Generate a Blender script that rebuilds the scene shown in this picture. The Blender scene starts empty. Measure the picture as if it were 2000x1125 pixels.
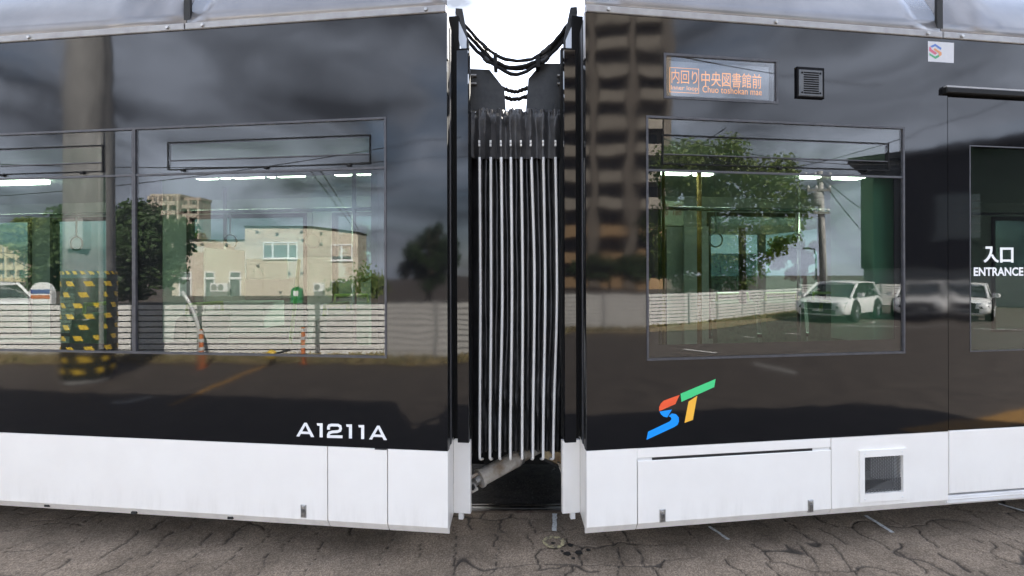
import bpy, bmesh, math, random
import numpy as np
from mathutils import Vector, Matrix

random.seed(7)
rng = np.random.default_rng(7)
SC = bpy.context.scene
COL = SC.collection
R = math.radians

# ------------------------------------------------------------------ camera
CAM_H = 1.65
ROLL = 0.0026
cd = bpy.data.cameras.new("camera")
cam = bpy.data.objects.new("camera", cd)
COL.objects.link(cam)
cd.sensor_width = 36.0
cd.lens = 18.0
cd.shift_y = -0.01375
cd.clip_start = 0.02
cd.clip_end = 2000
cam.matrix_world = Matrix.Translation((0, 0, CAM_H)) @ (Matrix.Rotation(ROLL, 4, 'Y') @ Matrix.Rotation(R(90), 4, 'X'))
SC.camera = cam

# ------------------------------------------------------------------ sky, sun, exposure
SUN_EL, SUN_AZ = R(40), R(31)          # azimuth to the right of +Y
world = bpy.data.worlds.new("World")
SC.world = world
world.use_nodes = True
nt = world.node_tree
nt.nodes.clear()
wo = nt.nodes.new('ShaderNodeOutputWorld')
bg = nt.nodes.new('ShaderNodeBackground')
sky = nt.nodes.new('ShaderNodeTexSky')
sky.sky_type = 'NISHITA'
sky.sun_disc = False
sky.sun_elevation = SUN_EL
sky.sun_rotation = SUN_AZ
sky.altitude = 50
sky.dust_density = 0.7
sky.ozone_density = 2.0
tc = nt.nodes.new('ShaderNodeTexCoord')
mp = nt.nodes.new('ShaderNodeMapping')
mp.inputs['Scale'].default_value = (1.0, 1.0, 2.6)
n1 = nt.nodes.new('ShaderNodeTexNoise')
n1.inputs['Scale'].default_value = 2.3
n1.inputs['Detail'].default_value = 7
n1.inputs['Roughness'].default_value = 0.55
n1.inputs['Distortion'].default_value = 0.5
rp = nt.nodes.new('ShaderNodeValToRGB')
rp.color_ramp.elements[0].position = 0.24
rp.color_ramp.elements[1].position = 0.52
bw = nt.nodes.new('ShaderNodeRGBToBW')
ml = nt.nodes.new('ShaderNodeMix'); ml.data_type = 'RGBA'; ml.blend_type = 'MULTIPLY'
ml.inputs[0].default_value = 1.0
ml.inputs[7].default_value = (2.4, 2.65, 3.2, 1)
mx = nt.nodes.new('ShaderNodeMix'); mx.data_type = 'RGBA'
nt.links.new(tc.outputs['Generated'], mp.inputs['Vector'])
nt.links.new(mp.outputs[0], n1.inputs['Vector'])
nt.links.new(n1.outputs['Fac'], rp.inputs[0])
nt.links.new(sky.outputs[0], bw.inputs[0])
n2w = nt.nodes.new('ShaderNodeTexNoise')
n2w.inputs['Scale'].default_value = 3.4; n2w.inputs['Detail'].default_value = 6; n2w.inputs['Distortion'].default_value = 0.8
mr2 = nt.nodes.new('ShaderNodeMapRange'); mr2.inputs[1].default_value = 0.33; mr2.inputs[2].default_value = 0.67
mr2.inputs[3].default_value = 0.28; mr2.inputs[4].default_value = 1.6
mm2 = nt.nodes.new('ShaderNodeMath'); mm2.operation = 'MULTIPLY'
nt.links.new(mp.outputs[0], n2w.inputs['Vector']); nt.links.new(n2w.outputs['Fac'], mr2.inputs[0])
pw2 = nt.nodes.new('ShaderNodeMath'); pw2.operation = 'POWER'; pw2.inputs[1].default_value = 0.35
nt.links.new(bw.outputs[0], pw2.inputs[0]); nt.links.new(pw2.outputs[0], mm2.inputs[0]); nt.links.new(mr2.outputs[0], mm2.inputs[1])
nt.links.new(mm2.outputs[0], ml.inputs[6])
nt.links.new(rp.outputs[0], mx.inputs[0])
nt.links.new(sky.outputs[0], mx.inputs[6])
nt.links.new(ml.outputs[2], mx.inputs[7])
nt.links.new(mx.outputs[2], bg.inputs[0])
bg.inputs[1].default_value = 0.085
nt.links.new(bg.outputs[0], wo.inputs[0])

sd = bpy.data.lights.new("sun", 'SUN')
sd.energy = 5.0
sd.angle = R(0.55)
sd.color = (1.0, 0.94, 0.85)
so = bpy.data.objects.new("sun", sd)
COL.objects.link(so)
sun_dir = Vector((math.sin(SUN_AZ) * math.cos(SUN_EL), math.cos(SUN_AZ) * math.cos(SUN_EL), math.sin(SUN_EL)))
so.rotation_euler = sun_dir.to_track_quat('Z', 'Y').to_euler()
so.location = sun_dir * 30

SC.view_settings.view_transform = 'Standard'
SC.view_settings.look = 'None'
SC.view_settings.gamma = 1
SC.view_settings.use_curve_mapping = False
SC.view_settings.exposure = 2.72
SC.render.engine = 'CYCLES'
SC.cycles.max_bounces = 10
SC.cycles.transparent_max_bounces = 24
SC.cycles.glossy_bounces = 5
SC.cycles.use_denoising = True
SC.cycles.sample_clamp_indirect = 6

# ------------------------------------------------------------------ materials
MATS = {}
def pbsdf(name, col, rough=0.5, metal=0.0, ior=1.45, emis=None, estr=0.0, coat=0.0):
    m = bpy.data.materials.new(name)
    m.use_nodes = True
    b = m.node_tree.nodes['Principled BSDF']
    b.inputs['Base Color'].default_value = (*col, 1)
    b.inputs['Roughness'].default_value = rough
    b.inputs['Metallic'].default_value = metal
    b.inputs['IOR'].default_value = ior
    b.inputs['Coat Weight'].default_value = coat
    if emis:
        b.inputs['Emission Color'].default_value = (*emis, 1)
        b.inputs['Emission Strength'].default_value = estr
    MATS[name] = m
    return m
def N(m, t, **kw):
    n = m.node_tree.nodes.new(t)
    for k, v in kw.items():
        if k in n.inputs: n.inputs[k].default_value = v
        else: setattr(n, k, v)
    return n
def L(m, a, b): m.node_tree.links.new(a, b)
def vary(m, scale, c0, c1, detail=5, lo=0.35, hi=0.65, bump=0.0, bscale=None, rough=None, stretch=None, dist=0.01):
    """noise colour variation between two real surface colours, plus fine relief"""
    b = m.node_tree.nodes['Principled BSDF']
    co = N(m, 'ShaderNodeTexCoord')
    src = co.outputs['Object']
    if stretch:
        mpn = N(m, 'ShaderNodeMapping'); mpn.inputs['Scale'].default_value = stretch
        L(m, src, mpn.inputs[0]); src = mpn.outputs[0]
    n = N(m, 'ShaderNodeTexNoise', Scale=scale, Detail=detail, Roughness=0.6)
    L(m, src, n.inputs['Vector'])
    r = N(m, 'ShaderNodeValToRGB')
    r.color_ramp.elements[0].position = lo; r.color_ramp.elements[0].color = (*c0, 1)
    r.color_ramp.elements[1].position = hi; r.color_ramp.elements[1].color = (*c1, 1)
    L(m, n.outputs['Fac'], r.inputs[0]); L(m, r.outputs[0], b.inputs['Base Color'])
    if rough:
        mr = N(m, 'ShaderNodeMapRange'); mr.inputs[3].default_value = rough[0]; mr.inputs[4].default_value = rough[1]
        L(m, n.outputs['Fac'], mr.inputs[0]); L(m, mr.outputs[0], b.inputs['Roughness'])
    if bump:
        n2 = N(m, 'ShaderNodeTexNoise', Scale=bscale or scale * 3, Detail=4)
        L(m, src, n2.inputs['Vector'])
        bp = N(m, 'ShaderNodeBump', Strength=bump, Distance=dist)
        L(m, n2.outputs['Fac'], bp.inputs['Height']); L(m, bp.outputs[0], b.inputs['Normal'])
    return m

def gloss_black(name, rough, wave, ior):
    m = pbsdf(name, (0.006, 0.006, 0.007), rough, 0, ior)
    b = m.node_tree.nodes['Principled BSDF']
    co = N(m, 'ShaderNodeTexCoord')
    mpn = N(m, 'ShaderNodeMapping'); mpn.inputs['Scale'].default_value = (1.0, 1.0, 0.8)
    L(m, co.outputs['Object'], mpn.inputs[0])
    n = N(m, 'ShaderNodeTexNoise', Scale=2.6, Detail=1.5)
    L(m, mpn.outputs[0], n.inputs['Vector'])
    bp = N(m, 'ShaderNodeBump', Strength=1.0, Distance=wave)
    L(m, n.outputs['Fac'], bp.inputs['Height'])
    L(m, bp.outputs[0], b.inputs['Normal'])
    # faint dust film: roughness wanders a little
    n3 = N(m, 'ShaderNodeTexNoise', Scale=5.0, Detail=6)
    L(m, co.outputs['Object'], n3.inputs['Vector'])
    mr = N(m, 'ShaderNodeMapRange'); mr.inputs[3].default_value = rough * 0.6; mr.inputs[4].default_value = rough * 1.5
    L(m, n3.outputs['Fac'], mr.inputs[0]); L(m, mr.outputs[0], b.inputs['Roughness'])
    return m
def glass_mat(name, tint, f0, rough=0.0, wave=0.0):
    m = bpy.data.materials.new(name); m.use_nodes = True
    t = m.node_tree; t.nodes.clear()
    out = t.nodes.new('ShaderNodeOutputMaterial'); mix = t.nodes.new('ShaderNodeMixShader')
    tr = t.nodes.new('ShaderNodeBsdfTransparent'); gl = t.nodes.new('ShaderNodeBsdfGlossy')
    tr.inputs[0].default_value = (*tint, 1); gl.inputs['Roughness'].default_value = rough
    gl.inputs[0].default_value = (1, 1, 1, 1)
    lw = t.nodes.new('ShaderNodeLayerWeight'); lw.inputs[0].default_value = 0.5
    pw = t.nodes.new('ShaderNodeMath'); pw.operation = 'POWER'; pw.inputs[1].default_value = 5
    ma = t.nodes.new('ShaderNodeMath'); ma.operation = 'MULTIPLY_ADD'
    ma.inputs[1].default_value = 1 - f0; ma.inputs[2].default_value = f0
    t.links.new(lw.outputs['Facing'], pw.inputs[0]); t.links.new(pw.outputs[0], ma.inputs[0])
    if f0 > 0: t.links.new(ma.outputs[0], mix.inputs[0])
    else: mix.inputs[0].default_value = 0.0
    t.links.new(tr.outputs[0], mix.inputs[1])
    t.links.new(gl.outputs[0], mix.inputs[2]); t.links.new(mix.outputs[0], out.inputs[0])
    if wave:
        co = t.nodes.new('ShaderNodeTexCoord'); n = t.nodes.new('ShaderNodeTexNoise'); n.inputs['Scale'].default_value = 1.5
        bp = t.nodes.new('ShaderNodeBump'); bp.inputs['Distance'].default_value = wave
        t.links.new(co.outputs['Object'], n.inputs['Vector']); t.links.new(n.outputs['Fac'], bp.inputs['Height'])
        t.links.new(bp.outputs[0], gl.inputs['Normal'])
    MATS[name] = m
    return m

BODY_BLACK = gloss_black('black_body_paint', 0.05, 0.0022, 1.53)
END_BLACK = gloss_black('black_end_panel_paint', 0.035, 0.002, 1.5)
GLASS = glass_mat('tram_window_glass', (0.97, 0.985, 0.98), 0.044, 0.0, 0.0)
FILM = glass_mat('green_tint_film', (0.47, 0.56, 0.51), 0.0)
FAR_GLASS = glass_mat('far_window_glass', (0.42, 0.47, 0.455), 0.04)
FRIT = pbsdf('black_frit', (0.004, 0.004, 0.005), 0.6, 0, 1.2)
SEAL = vary(pbsdf('grey_rubber_seal', (0.10, 0.10, 0.115), 0.45), 18, (0.045, 0.045, 0.052), (0.07, 0.07, 0.078))
RUBBER = pbsdf('black_rubber', (0.009, 0.009, 0.009), 0.6, 0, 1.28)
DARKMETAL = vary(pbsdf('black_painted_steel', (0.02, 0.02, 0.021), 0.45), 14, (0.014, 0.014, 0.014), (0.03, 0.029, 0.028), bump=0.15, bscale=60)
WHITE = vary(pbsdf('white_skirt_paint', (0.8, 0.8, 0.8), 0.3, coat=0.3), 3.2, (0.83, 0.798, 0.755), (0.86, 0.832, 0.79), bump=0.02, bscale=3)
def grime(m):
    b = m.node_tree.nodes['Principled BSDF']
    src = b.inputs['Base Color'].links[0].from_socket
    co = N(m, 'ShaderNodeTexCoord'); sx = N(m, 'ShaderNodeSeparateXYZ'); L(m, co.outputs['Object'], sx.inputs[0])
    mr = N(m, 'ShaderNodeMapRange'); mr.inputs[1].default_value = 0.40; mr.inputs[2].default_value = 0.22; L(m, sx.outputs['Z'], mr.inputs[0])
    mpn = N(m, 'ShaderNodeMapping'); mpn.inputs['Scale'].default_value = (9, 9, 1.6); L(m, co.outputs['Object'], mpn.inputs[0])
    n = N(m, 'ShaderNodeTexNoise', Scale=1.6, Detail=8, Roughness=0.7); L(m, mpn.outputs[0], n.inputs['Vector'])
    r = N(m, 'ShaderNodeMapRange'); r.inputs[1].default_value = 0.46; r.inputs[2].default_value = 0.72; L(m, n.outputs['Fac'], r.inputs[0])
    mu = N(m, 'ShaderNodeMath', operation='MULTIPLY'); L(m, mr.outputs[0], mu.inputs[0]); L(m, r.outputs[0], mu.inputs[1])
    # sparse specks and scuffs anywhere on the panel
    sc = N(m, 'ShaderNodeTexNoise', Scale=26.0, Detail=5, Roughness=0.75); L(m, co.outputs['Object'], sc.inputs['Vector'])
    r3 = N(m, 'ShaderNodeMapRange'); r3.inputs[1].default_value = 0.70; r3.inputs[2].default_value = 0.80; r3.inputs[4].default_value = 0.5; L(m, sc.outputs['Fac'], r3.inputs[0])
    mxx = N(m, 'ShaderNodeMath', operation='MAXIMUM'); L(m, mu.outputs[0], mxx.inputs[0]); L(m, r3.outputs[0], mxx.inputs[1])
    at_ = N(m, 'ShaderNodeMath', operation='MULTIPLY'); at_.inputs[1].default_value = 0.3; L(m, mxx.outputs[0], at_.inputs[0])
    mi = N(m, 'ShaderNodeMix', data_type='RGBA'); L(m, at_.outputs[0], mi.inputs[0]); L(m, src, mi.inputs[6]); mi.inputs[7].default_value = (0.5, 0.46, 0.41, 1)
    L(m, mi.outputs[2], b.inputs['Base Color'])
grime(WHITE)
LIP = vary(pbsdf('skirt_lip_paint', (0.7, 0.69, 0.68), 0.4), 9, (0.66, 0.645, 0.63), (0.77, 0.765, 0.76), lo=0.3, hi=0.6, stretch=(0.5, 1, 3))
SEAM = pbsdf('seam_shadow_gap', (0.02, 0.02, 0.02), 0.7)
COVE = vary(pbsdf('silver_roof_paint', (0.3, 0.3, 0.32), 0.22, 0.35), 2.5, (0.2, 0.2, 0.21), (0.26, 0.255, 0.265), bump=0.12, bscale=1.7, dist=0.03)
TRIM = vary(pbsdf('roof_trim_paint', (0.36, 0.35, 0.35), 0.35, 0.2), 12, (0.26, 0.25, 0.25), (0.34, 0.335, 0.33))
ZINC = vary(pbsdf('zinc_hardware', (0.45, 0.44, 0.42), 0.35, 0.8), 30, (0.3, 0.29, 0.27), (0.55, 0.54, 0.53))
def fabric(name, c):
    return vary(pbsdf(name, c, 0.42), 9, tuple(v * 0.7 for v in c), tuple(v * 1.6 for v in c), bump=0.35, bscale=45, rough=(0.35, 0.6))
BELLOWS = fabric('bellows_rubber_fabric', (0.055, 0.053, 0.053))
PIPING = vary(pbsdf('white_bellows_piping', (0.62, 0.6, 0.57), 0.45), 4, (0.64, 0.62, 0.59), (0.78, 0.77, 0.75), stretch=(1, 1, 0.6))
DIRTY_WHITE = vary(pbsdf('dirty_white_cylinder', (0.5, 0.46, 0.4), 0.5), 8, (0.26, 0.2, 0.14), (0.62, 0.59, 0.54), bump=0.2, bscale=30)
RUSTY = vary(pbsdf('rusty_yellow_bracket', (0.4, 0.3, 0.16), 0.6), 12, (0.2, 0.13, 0.07), (0.5, 0.4, 0.24), bump=0.3)
LETTER = pbsdf('white_lettering', (0.82, 0.82, 0.82), 0.4)
PALE = pbsdf('interior_white_panel', (0.62, 0.66, 0.64), 0.5)
CEIL = pbsdf('interior_ceiling', (0.5, 0.53, 0.52), 0.5)
FLOORM = pbsdf('interior_floor_vinyl', (0.16, 0.17, 0.17), 0.5)
DARKIN = pbsdf('interior_dark_frame', (0.02, 0.02, 0.022), 0.4)
LAMP = pbsdf('ceiling_lamp_tube', (0.9, 0.9, 0.85), 0.4, emis=(1.0, 0.97, 0.84), estr=6.0)
SEATM = vary(pbsdf('seat_fabric', (0.2, 0.3, 0.24), 0.8), 30, (0.16, 0.25, 0.2), (0.25, 0.36, 0.29))
POLE_Y = pbsdf('yellow_grab_pole', (0.26, 0.15, 0.03), 0.7)
POLE_S = pbsdf('steel_grab_pole', (0.55, 0.56, 0.56), 0.25, 0.9)
POLE_G = pbsdf('lime_grab_handle', (0.42, 0.58, 0.14), 0.4)

# ------------------------------------------------------------------ mesh builder
BASE = {}
class MB:
    def __init__(s): s.v = []; s.f = []
    def add(s, vs, fs):
        o = len(s.v); s.v += [tuple(p) for p in vs]; s.f += [tuple(o + i for i in f) for f in fs]; return s
    def box(s, x0, x1, y0, y1, z0, z1):
        return s.add([(x0,y0,z0),(x1,y0,z0),(x1,y1,z0),(x0,y1,z0),(x0,y0,z1),(x1,y0,z1),(x1,y1,z1),(x0,y1,z1)],
                     [(0,3,2,1),(4,5,6,7),(0,1,5,4),(1,2,6,5),(2,3,7,6),(3,0,4,7)])
    def bbox(s, x0, x1, y0, y1, z0, z1, b=0.004):
        """box with its front (low y) edges chamfered"""
        a = [(x0+b,y0,z0+b),(x1-b,y0,z0+b),(x1-b,y0,z1-b),(x0+b,y0,z1-b)]
        c = [(x0,y0+b,z0),(x1,y0+b,z0),(x1,y0+b,z1),(x0,y0+b,z1)]
        d = [(x0,y1,z0),(x1,y1,z0),(x1,y1,z1),(x0,y1,z1)]
        fs = [(0,1,2,3)]
        for i in range(4):
            j = (i+1) % 4
            fs += [(i, 4+i, 4+j, j), (4+i, 8+i, 8+j, 4+j)]
        fs.append((11,10,9,8))
        return s.add(a+c+d, fs)
    def prism(s, poly, y0, y1, axis='y'):
        """poly in (x,z) extruded along y (front y0)"""
        n = len(poly)
        ar = sum(poly[i][0]*poly[(i+1)%n][1]-poly[(i+1)%n][0]*poly[i][1] for i in range(n))
        if ar < 0: poly = poly[::-1]
        vs = [(p[0], y0, p[1]) for p in poly] + [(p[0], y1, p[1]) for p in poly]
        fs = [tuple(range(n)), tuple(range(2*n-1, n-1, -1))]
        for i in range(n):
            j = (i+1) % n
            fs.append((i, n+i, n+j, j))
        return s.add(vs, fs)
    def tube(s, pts, r, n=8, caps=True):
        pts = [Vector(p) for p in pts]
        rs = r if isinstance(r, (list, tuple)) else [r]*len(pts)
        o = len(s.v); up = None
        for i, p in enumerate(pts):
            t = (pts[min(i+1, len(pts)-1)] - pts[max(i-1, 0)]).normalized()
            if up is None:
                up = Vector((0,0,1)) if abs(t.z) < 0.9 else Vector((0,1,0))
            a = t.cross(up).normalized(); b = a.cross(t).normalized(); up = b
            for k in range(n):
                an = 2*math.pi*k/n
                s.v.append(tuple(p + a*math.cos(an)*rs[i] + b*math.sin(an)*rs[i]))
        for i in range(len(pts)-1):
            for k in range(n):
                k2 = (k+1) % n
                s.f.append((o+i*n+k, o+i*n+k2, o+(i+1)*n+k2, o+(i+1)*n+k))
        if caps:
            s.f.append(tuple(o+k for k in range(n-1, -1, -1)))
            s.f.append(tuple(o+(len(pts)-1)*n+k for k in range(n)))
        return s
    def ring(s, outer, inner, y0, y1):
        """rect frame in xz: outer/inner = (x0,x1,z0,z1) or quads of 4 (x,z)"""
        def q(o): return o if len(o) == 4 and isinstance(o[0], (tuple, list)) else [(o[0],o[2]),(o[1],o[2]),(o[1],o[3]),(o[0],o[3])]
        O, I = q(outer), q(inner)
        vs = [(p[0],y0,p[1]) for p in O]+[(p[0],y0,p[1]) for p in I]+[(p[0],y1,p[1]) for p in O]+[(p[0],y1,p[1]) for p in I]
        fs = []
        for i in range(4):
            j = (i+1) % 4
            fs += [(i,j,4+j,4+i), (8+j,8+i,12+i,12+j), (j,i,8+i,8+j), (4+i,4+j,12+j,12+i)]
        return s.add(vs, fs)
    def lathe(s, prof, c=(0,0,0), n=16, axis='z'):
        o = len(s.v)
        for (r, h) in prof:
            for k in range(n):
                a = 2*math.pi*k/n
                if axis == 'z': s.v.append((c[0]+r*math.cos(a), c[1]+r*math.sin(a), c[2]+h))
                else: s.v.append((c[0]+r*math.cos(a), c[1]+h, c[2]+r*math.sin(a)))
        for i in range(len(prof)-1):
            for k in range(n):
                k2 = (k+1) % n
                s.f.append((o+i*n+k, o+i*n+k2, o+(i+1)*n+k2, o+(i+1)*n+k) if axis == 'z' else (o+i*n+k, o+(i+1)*n+k, o+(i+1)*n+k2, o+i*n+k2))
        return s
    def holes(s, x0, x1, z0, z1, hs, y0, y1):
        """panel in xz with rectangular holes, thickness y0..y1"""
        xs = sorted({x0, x1, *[h[0] for h in hs], *[h[1] for h in hs]}); zs = sorted({z0, z1, *[h[2] for h in hs], *[h[3] for h in hs]})
        xs = [x for x in xs if x0 <= x <= x1]; zs = [z for z in zs if z0 <= z <= z1]
        def solid(i, j):
            if i < 0 or j < 0 or i >= len(xs)-1 or j >= len(zs)-1: return False
            cx, cz = (xs[i]+xs[i+1])/2, (zs[j]+zs[j+1])/2
            return not any(h[0] < cx < h[1] and h[2] < cz < h[3] for h in hs)
        for i in range(len(xs)-1):
            for j in range(len(zs)-1):
                if not solid(i, j): continue
                a, b, c, d = xs[i], xs[i+1], zs[j], zs[j+1]
                s.add([(a,y0,c),(b,y0,c),(b,y0,d),(a,y0,d)], [(0,1,2,3)])
                s.add([(a,y1,c),(b,y1,c),(b,y1,d),(a,y1,d)], [(3,2,1,0)])
                if not solid(i-1,j): s.add([(a,y0,c),(a,y1,c),(a,y1,d),(a,y0,d)], [(3,2,1,0)])
                if not solid(i+1,j): s.add([(b,y0,c),(b,y1,c),(b,y1,d),(b,y0,d)], [(0,1,2,3)])
                if not solid(i,j-1): s.add([(a,y0,c),(b,y0,c),(b,y1,c),(a,y1,c)], [(3,2,1,0)])
                if not solid(i,j+1): s.add([(a,y0,d),(b,y0,d),(b,y1,d),(a,y1,d)], [(0,1,2,3)])
        return s
    def build(s, name, mat, parent=None, tf=None, smooth=False, kind=None):
        vs = s.v; fs = s.f
        if tf:
            vs = [tf(v) for v in vs]
            if getattr(tf, 'flip', False): fs = [f[::-1] for f in fs]
        base = None
        if parent is not None:
            base = BASE.get(parent.name)
        if base is not None:
            vs = [(v[0]-base[0], v[1]-base[1], v[2]-base[2]) for v in vs]
        me = bpy.data.meshes.new(name)
        me.from_pydata([tuple(v) for v in vs], [], fs)
        me.materials.append(mat)
        if smooth: me.polygons.foreach_set('use_smooth', [True]*len(me.polygons))
        me.update()
        o = bpy.data.objects.new(name, me)
        COL.objects.link(o)
        if parent is not None:
            o.parent = parent
            if base is not None: BASE[o.name] = base
        if kind: o['kind'] = kind
        return o
def smooth_angle(o, deg=35):
    me = o.data
    me.polygons.foreach_set('use_smooth', [True]*len(me.polygons))
    me.set_sharp_from_angle(angle=R(deg))
    return o
def tag(o, label, cat, group=None):
    o['label'] = label; o['category'] = cat
    if group: o['group'] = group
    return o
def empty(name, label=None, cat=None, loc=(0,0,0), rz=0.0, group=None, world_children=False):
    o = bpy.data.objects.new(name, None); COL.objects.link(o)
    o.location = loc; o.rotation_euler = (0,0,rz); o.empty_display_size = 0.1
    if label: tag(o, label, cat, group)
    if world_children: BASE[o.name] = tuple(loc)
    return o
def struct(o):
    o['kind'] = 'structure'; return o

# ------------------------------------------------------------------ picture <-> place
def ray(px, py):
    c, s_ = math.cos(ROLL), math.sin(ROLL)
    dx, dz = (px-1000)/1000, (535-py)/1000
    return Vector((dx*c + dz*s_, 1, -dx*s_ + dz*c))
AL, AR = R(7.3), R(8.4)
EL, ER = Vector((-0.357, 2.832, 0)), Vector((0.409, 2.832, 0))
class Car:
    def __init__(s, e, rz):
        s.e = e; s.rz = rz
        s.x = Vector((math.cos(rz), math.sin(rz), 0)); s.n = Vector((-math.sin(rz), math.cos(rz), 0))
    def p(s, px, py, depth=0.0):
        """the point of the car's side (moved depth inwards) seen at a photograph pixel, as local (x, z)"""
        r = ray(px, py); o = Vector((0,0,CAM_H))
        t = ((s.e - o).dot(s.n) + depth) / r.dot(s.n)
        q = o + r*t - s.e
        return (q.dot(s.x), q.z)
CL, CR = Car(EL, -AL), Car(ER, AR)
def mirror_tf(car):
    e, n = car.e, car.n
    def tf(v):
        v = Vector(v); d = (v - e).dot(n)
        return v - 2*d*n
    tf.flip = True
    return tf
TL, TR = mirror_tf(CL), mirror_tf(CR)
def VX(px, d): return (px-1000)/1000*d
def VZ(py, d): return CAM_H + (535-py)/1000*d

# ------------------------------------------------------------------ text helper
def text_mb(body, height, width=None, bold=0.0, spacing=1.0):
    cu = bpy.data.curves.new('lettering', 'FONT')
    cu.body = body; cu.size = 1.0; cu.offset = bold; cu.resolution_u = 3; cu.space_character = spacing
    ob = bpy.data.objects.new('lettering_source', cu); COL.objects.link(ob)
    dg = bpy.context.evaluated_depsgraph_get()
    me = ob.evaluated_get(dg).to_mesh()
    vs = [tuple(v.co) for v in me.vertices]; fs = [tuple(p.vertices) for p in me.polygons]
    ob.evaluated_get(dg).to_mesh_clear()
    bpy.data.objects.remove(ob); bpy.data.curves.remove(cu)
    if not vs: return None
    x0 = min(v[0] for v in vs); x1 = max(v[0] for v in vs); y0 = min(v[1] for v in vs); y1 = max(v[1] for v in vs)
    sy = height/(y1-y0); sx = (width/(x1-x0)) if width else sy
    return [((v[0]-x0)*sx, (v[1]-y0)*sy) for v in vs], fs
def place_text(mb, body, x, z, height, width, y, bold=0.0, spacing=1.0, slope=0.0):
    t = text_mb(body, height, width, bold, spacing)
    if t: mb.add([(x+v[0], y, z+v[1]+v[0]*slope) for v in t[0]], t[1])
    return mb

# ================================================================== GROUND
def vnoise(x, y, seed, scale):
    r2 = np.random.default_rng(seed); tab = r2.random((256, 256))
    xs, ys = x*scale, y*scale
    xi, yi = np.floor(xs).astype(int), np.floor(ys).astype(int)
    fx, fy = xs-xi, ys-yi
    fx, fy = fx*fx*(3-2*fx), fy*fy*(3-2*fy)
    g = lambda a, b: tab[a % 256, b % 256]
    return (g(xi,yi)*(1-fx)+g(xi+1,yi)*fx)*(1-fy) + (g(xi,yi+1)*(1-fx)+g(xi+1,yi+1)*fx)*fy
TRK = 28.0
def curve_y(x): return x*x/(2*TRK)
def crack_field(x, y):
    """depth 0..1 of the crack network at ground points"""
    wx = x + 0.18*(vnoise(x,y,1,2.3)-0.5) + 0.05*(vnoise(x,y,2,9)-0.5) + 0.02*(vnoise(x,y,3,26)-0.5)
    wy = y + 0.26*(vnoise(x,y,4,1.7)-0.5) + 0.10*(vnoise(x,y,5,6)-0.5) + 0.024*(vnoise(x,y,6,24)-0.5)
    wx = wx + 0.22*(y-2.8)*(vnoise(x, y*0.2, 31, 0.7)-0.5)
    row = np.floor(wy/0.235).astype(int)
    tab = np.random.default_rng(11).random((512, 512))
    ph = tab[row % 512, 3]
    pitch = 0.17 + 0.10*tab[row % 512, 9]
    u = wx/pitch + ph*7
    ci = np.floor(u).astype(int)
    best = np.full(x.shape, 9.0)
    for k in (-1, 0, 1):
        j = ci + k
        pos = j + 0.35*tab[(j) % 512, row % 512]
        keep = tab[(j+77) % 512, (row*3) % 512] > 0.22
        dd = np.where(keep, np.abs(u-pos)*pitch, 9.0)
        best = np.minimum(best, dd)
    v = wy/0.235
    dv = np.abs(v - np.round(v))*0.235
    dv = np.where(vnoise(x,y,12,1.6) > 0.34, dv, 9.0)
    # a few long stray cracks crossing the network
    e = np.abs(vnoise(x,y,51,1.9)+0.35*vnoise(x,y,52,7)-0.70)/3.2
    e = np.where(vnoise(x,y,53,1.1) > 0.5, e, 9.0)
    w1 = 0.0025 + 0.011*vnoise(x,y,13,4)**1.8
    d = np.minimum(np.minimum(best, dv), e)
    return np.clip(1 - d/w1, 0, 1), np.clip(1 - d/(w1*6), 0, 1)
def road_h(x, y):
    c, _ = crack_field(x, y)
    return 0.006*(vnoise(x,y,20,1.3)-0.5) + 0.0035*(vnoise(x,y,21,14)-0.5) + 0.0015*(vnoise(x,y,22,60)-0.5) - 0.011*c

ROAD = vary(pbsdf('worn_asphalt', (0.14, 0.125, 0.11), 0.85), 3, (0.058, 0.047, 0.039), (0.098, 0.081, 0.067), bump=0.4, bscale=90, dist=0.004)
def pavement_mat():
    m = pbsdf('cracked_pavement', (0.15, 0.13, 0.115), 0.88)
    b = m.node_tree.nodes['Principled BSDF']
    co = N(m, 'ShaderNodeTexCoord')
    n = N(m, 'ShaderNodeTexNoise', Scale=2.6, Detail=8, Roughness=0.65); L(m, co.outputs['Object'], n.inputs['Vector'])
    r = N(m, 'ShaderNodeValToRGB')
    r.color_ramp.elements[0].position = 0.32; r.color_ramp.elements[0].color = (0.175, 0.135, 0.098, 1)
    r.color_ramp.elements[1].position = 0.68; r.color_ramp.elements[1].color = (0.345, 0.272, 0.205, 1)
    L(m, n.outputs['Fac'], r.inputs[0])
    sp = N(m, 'ShaderNodeTexVoronoi', Scale=150.0); L(m, co.outputs['Object'], sp.inputs['Vector'])
    r2 = N(m, 'ShaderNodeValToRGB')
    r2.color_ramp.elements[0].position = 0.25; r2.color_ramp.elements[0].color = (0.62, 0.6, 0.58, 1)
    r2.color_ramp.elements[1].position = 0.85; r2.color_ramp.elements[1].color = (1.25, 1.24, 1.22, 1)
    L(m, sp.outputs['Color'], r2.inputs[0])
    mu = N(m, 'ShaderNodeMix', data_type='RGBA', blend_type='MULTIPLY'); mu.inputs[0].default_value = 1
    L(m, r.outputs[0], mu.inputs[6]); L(m, r2.outputs[0], mu.inputs[7])
    at = N(m, 'ShaderNodeAttribute', attribute_name='dirt')
    mx2 = N(m, 'ShaderNodeMix', data_type='RGBA'); L(m, at.outputs['Fac'], mx2.inputs[0])
    L(m, mu.outputs[2], mx2.inputs[6]); mx2.inputs[7].default_value = (0.045, 0.037, 0.03, 1)
    L(m, mx2.outputs[2], b.inputs['Base Color'])
    bp = N(m, 'ShaderNodeBump', Strength=0.6, Distance=0.003); L(m, sp.outputs['Distance'], bp.inputs['Height']); L(m, bp.outputs[0], b.inputs['Normal'])
    return m
PAVE = pavement_mat()

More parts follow.
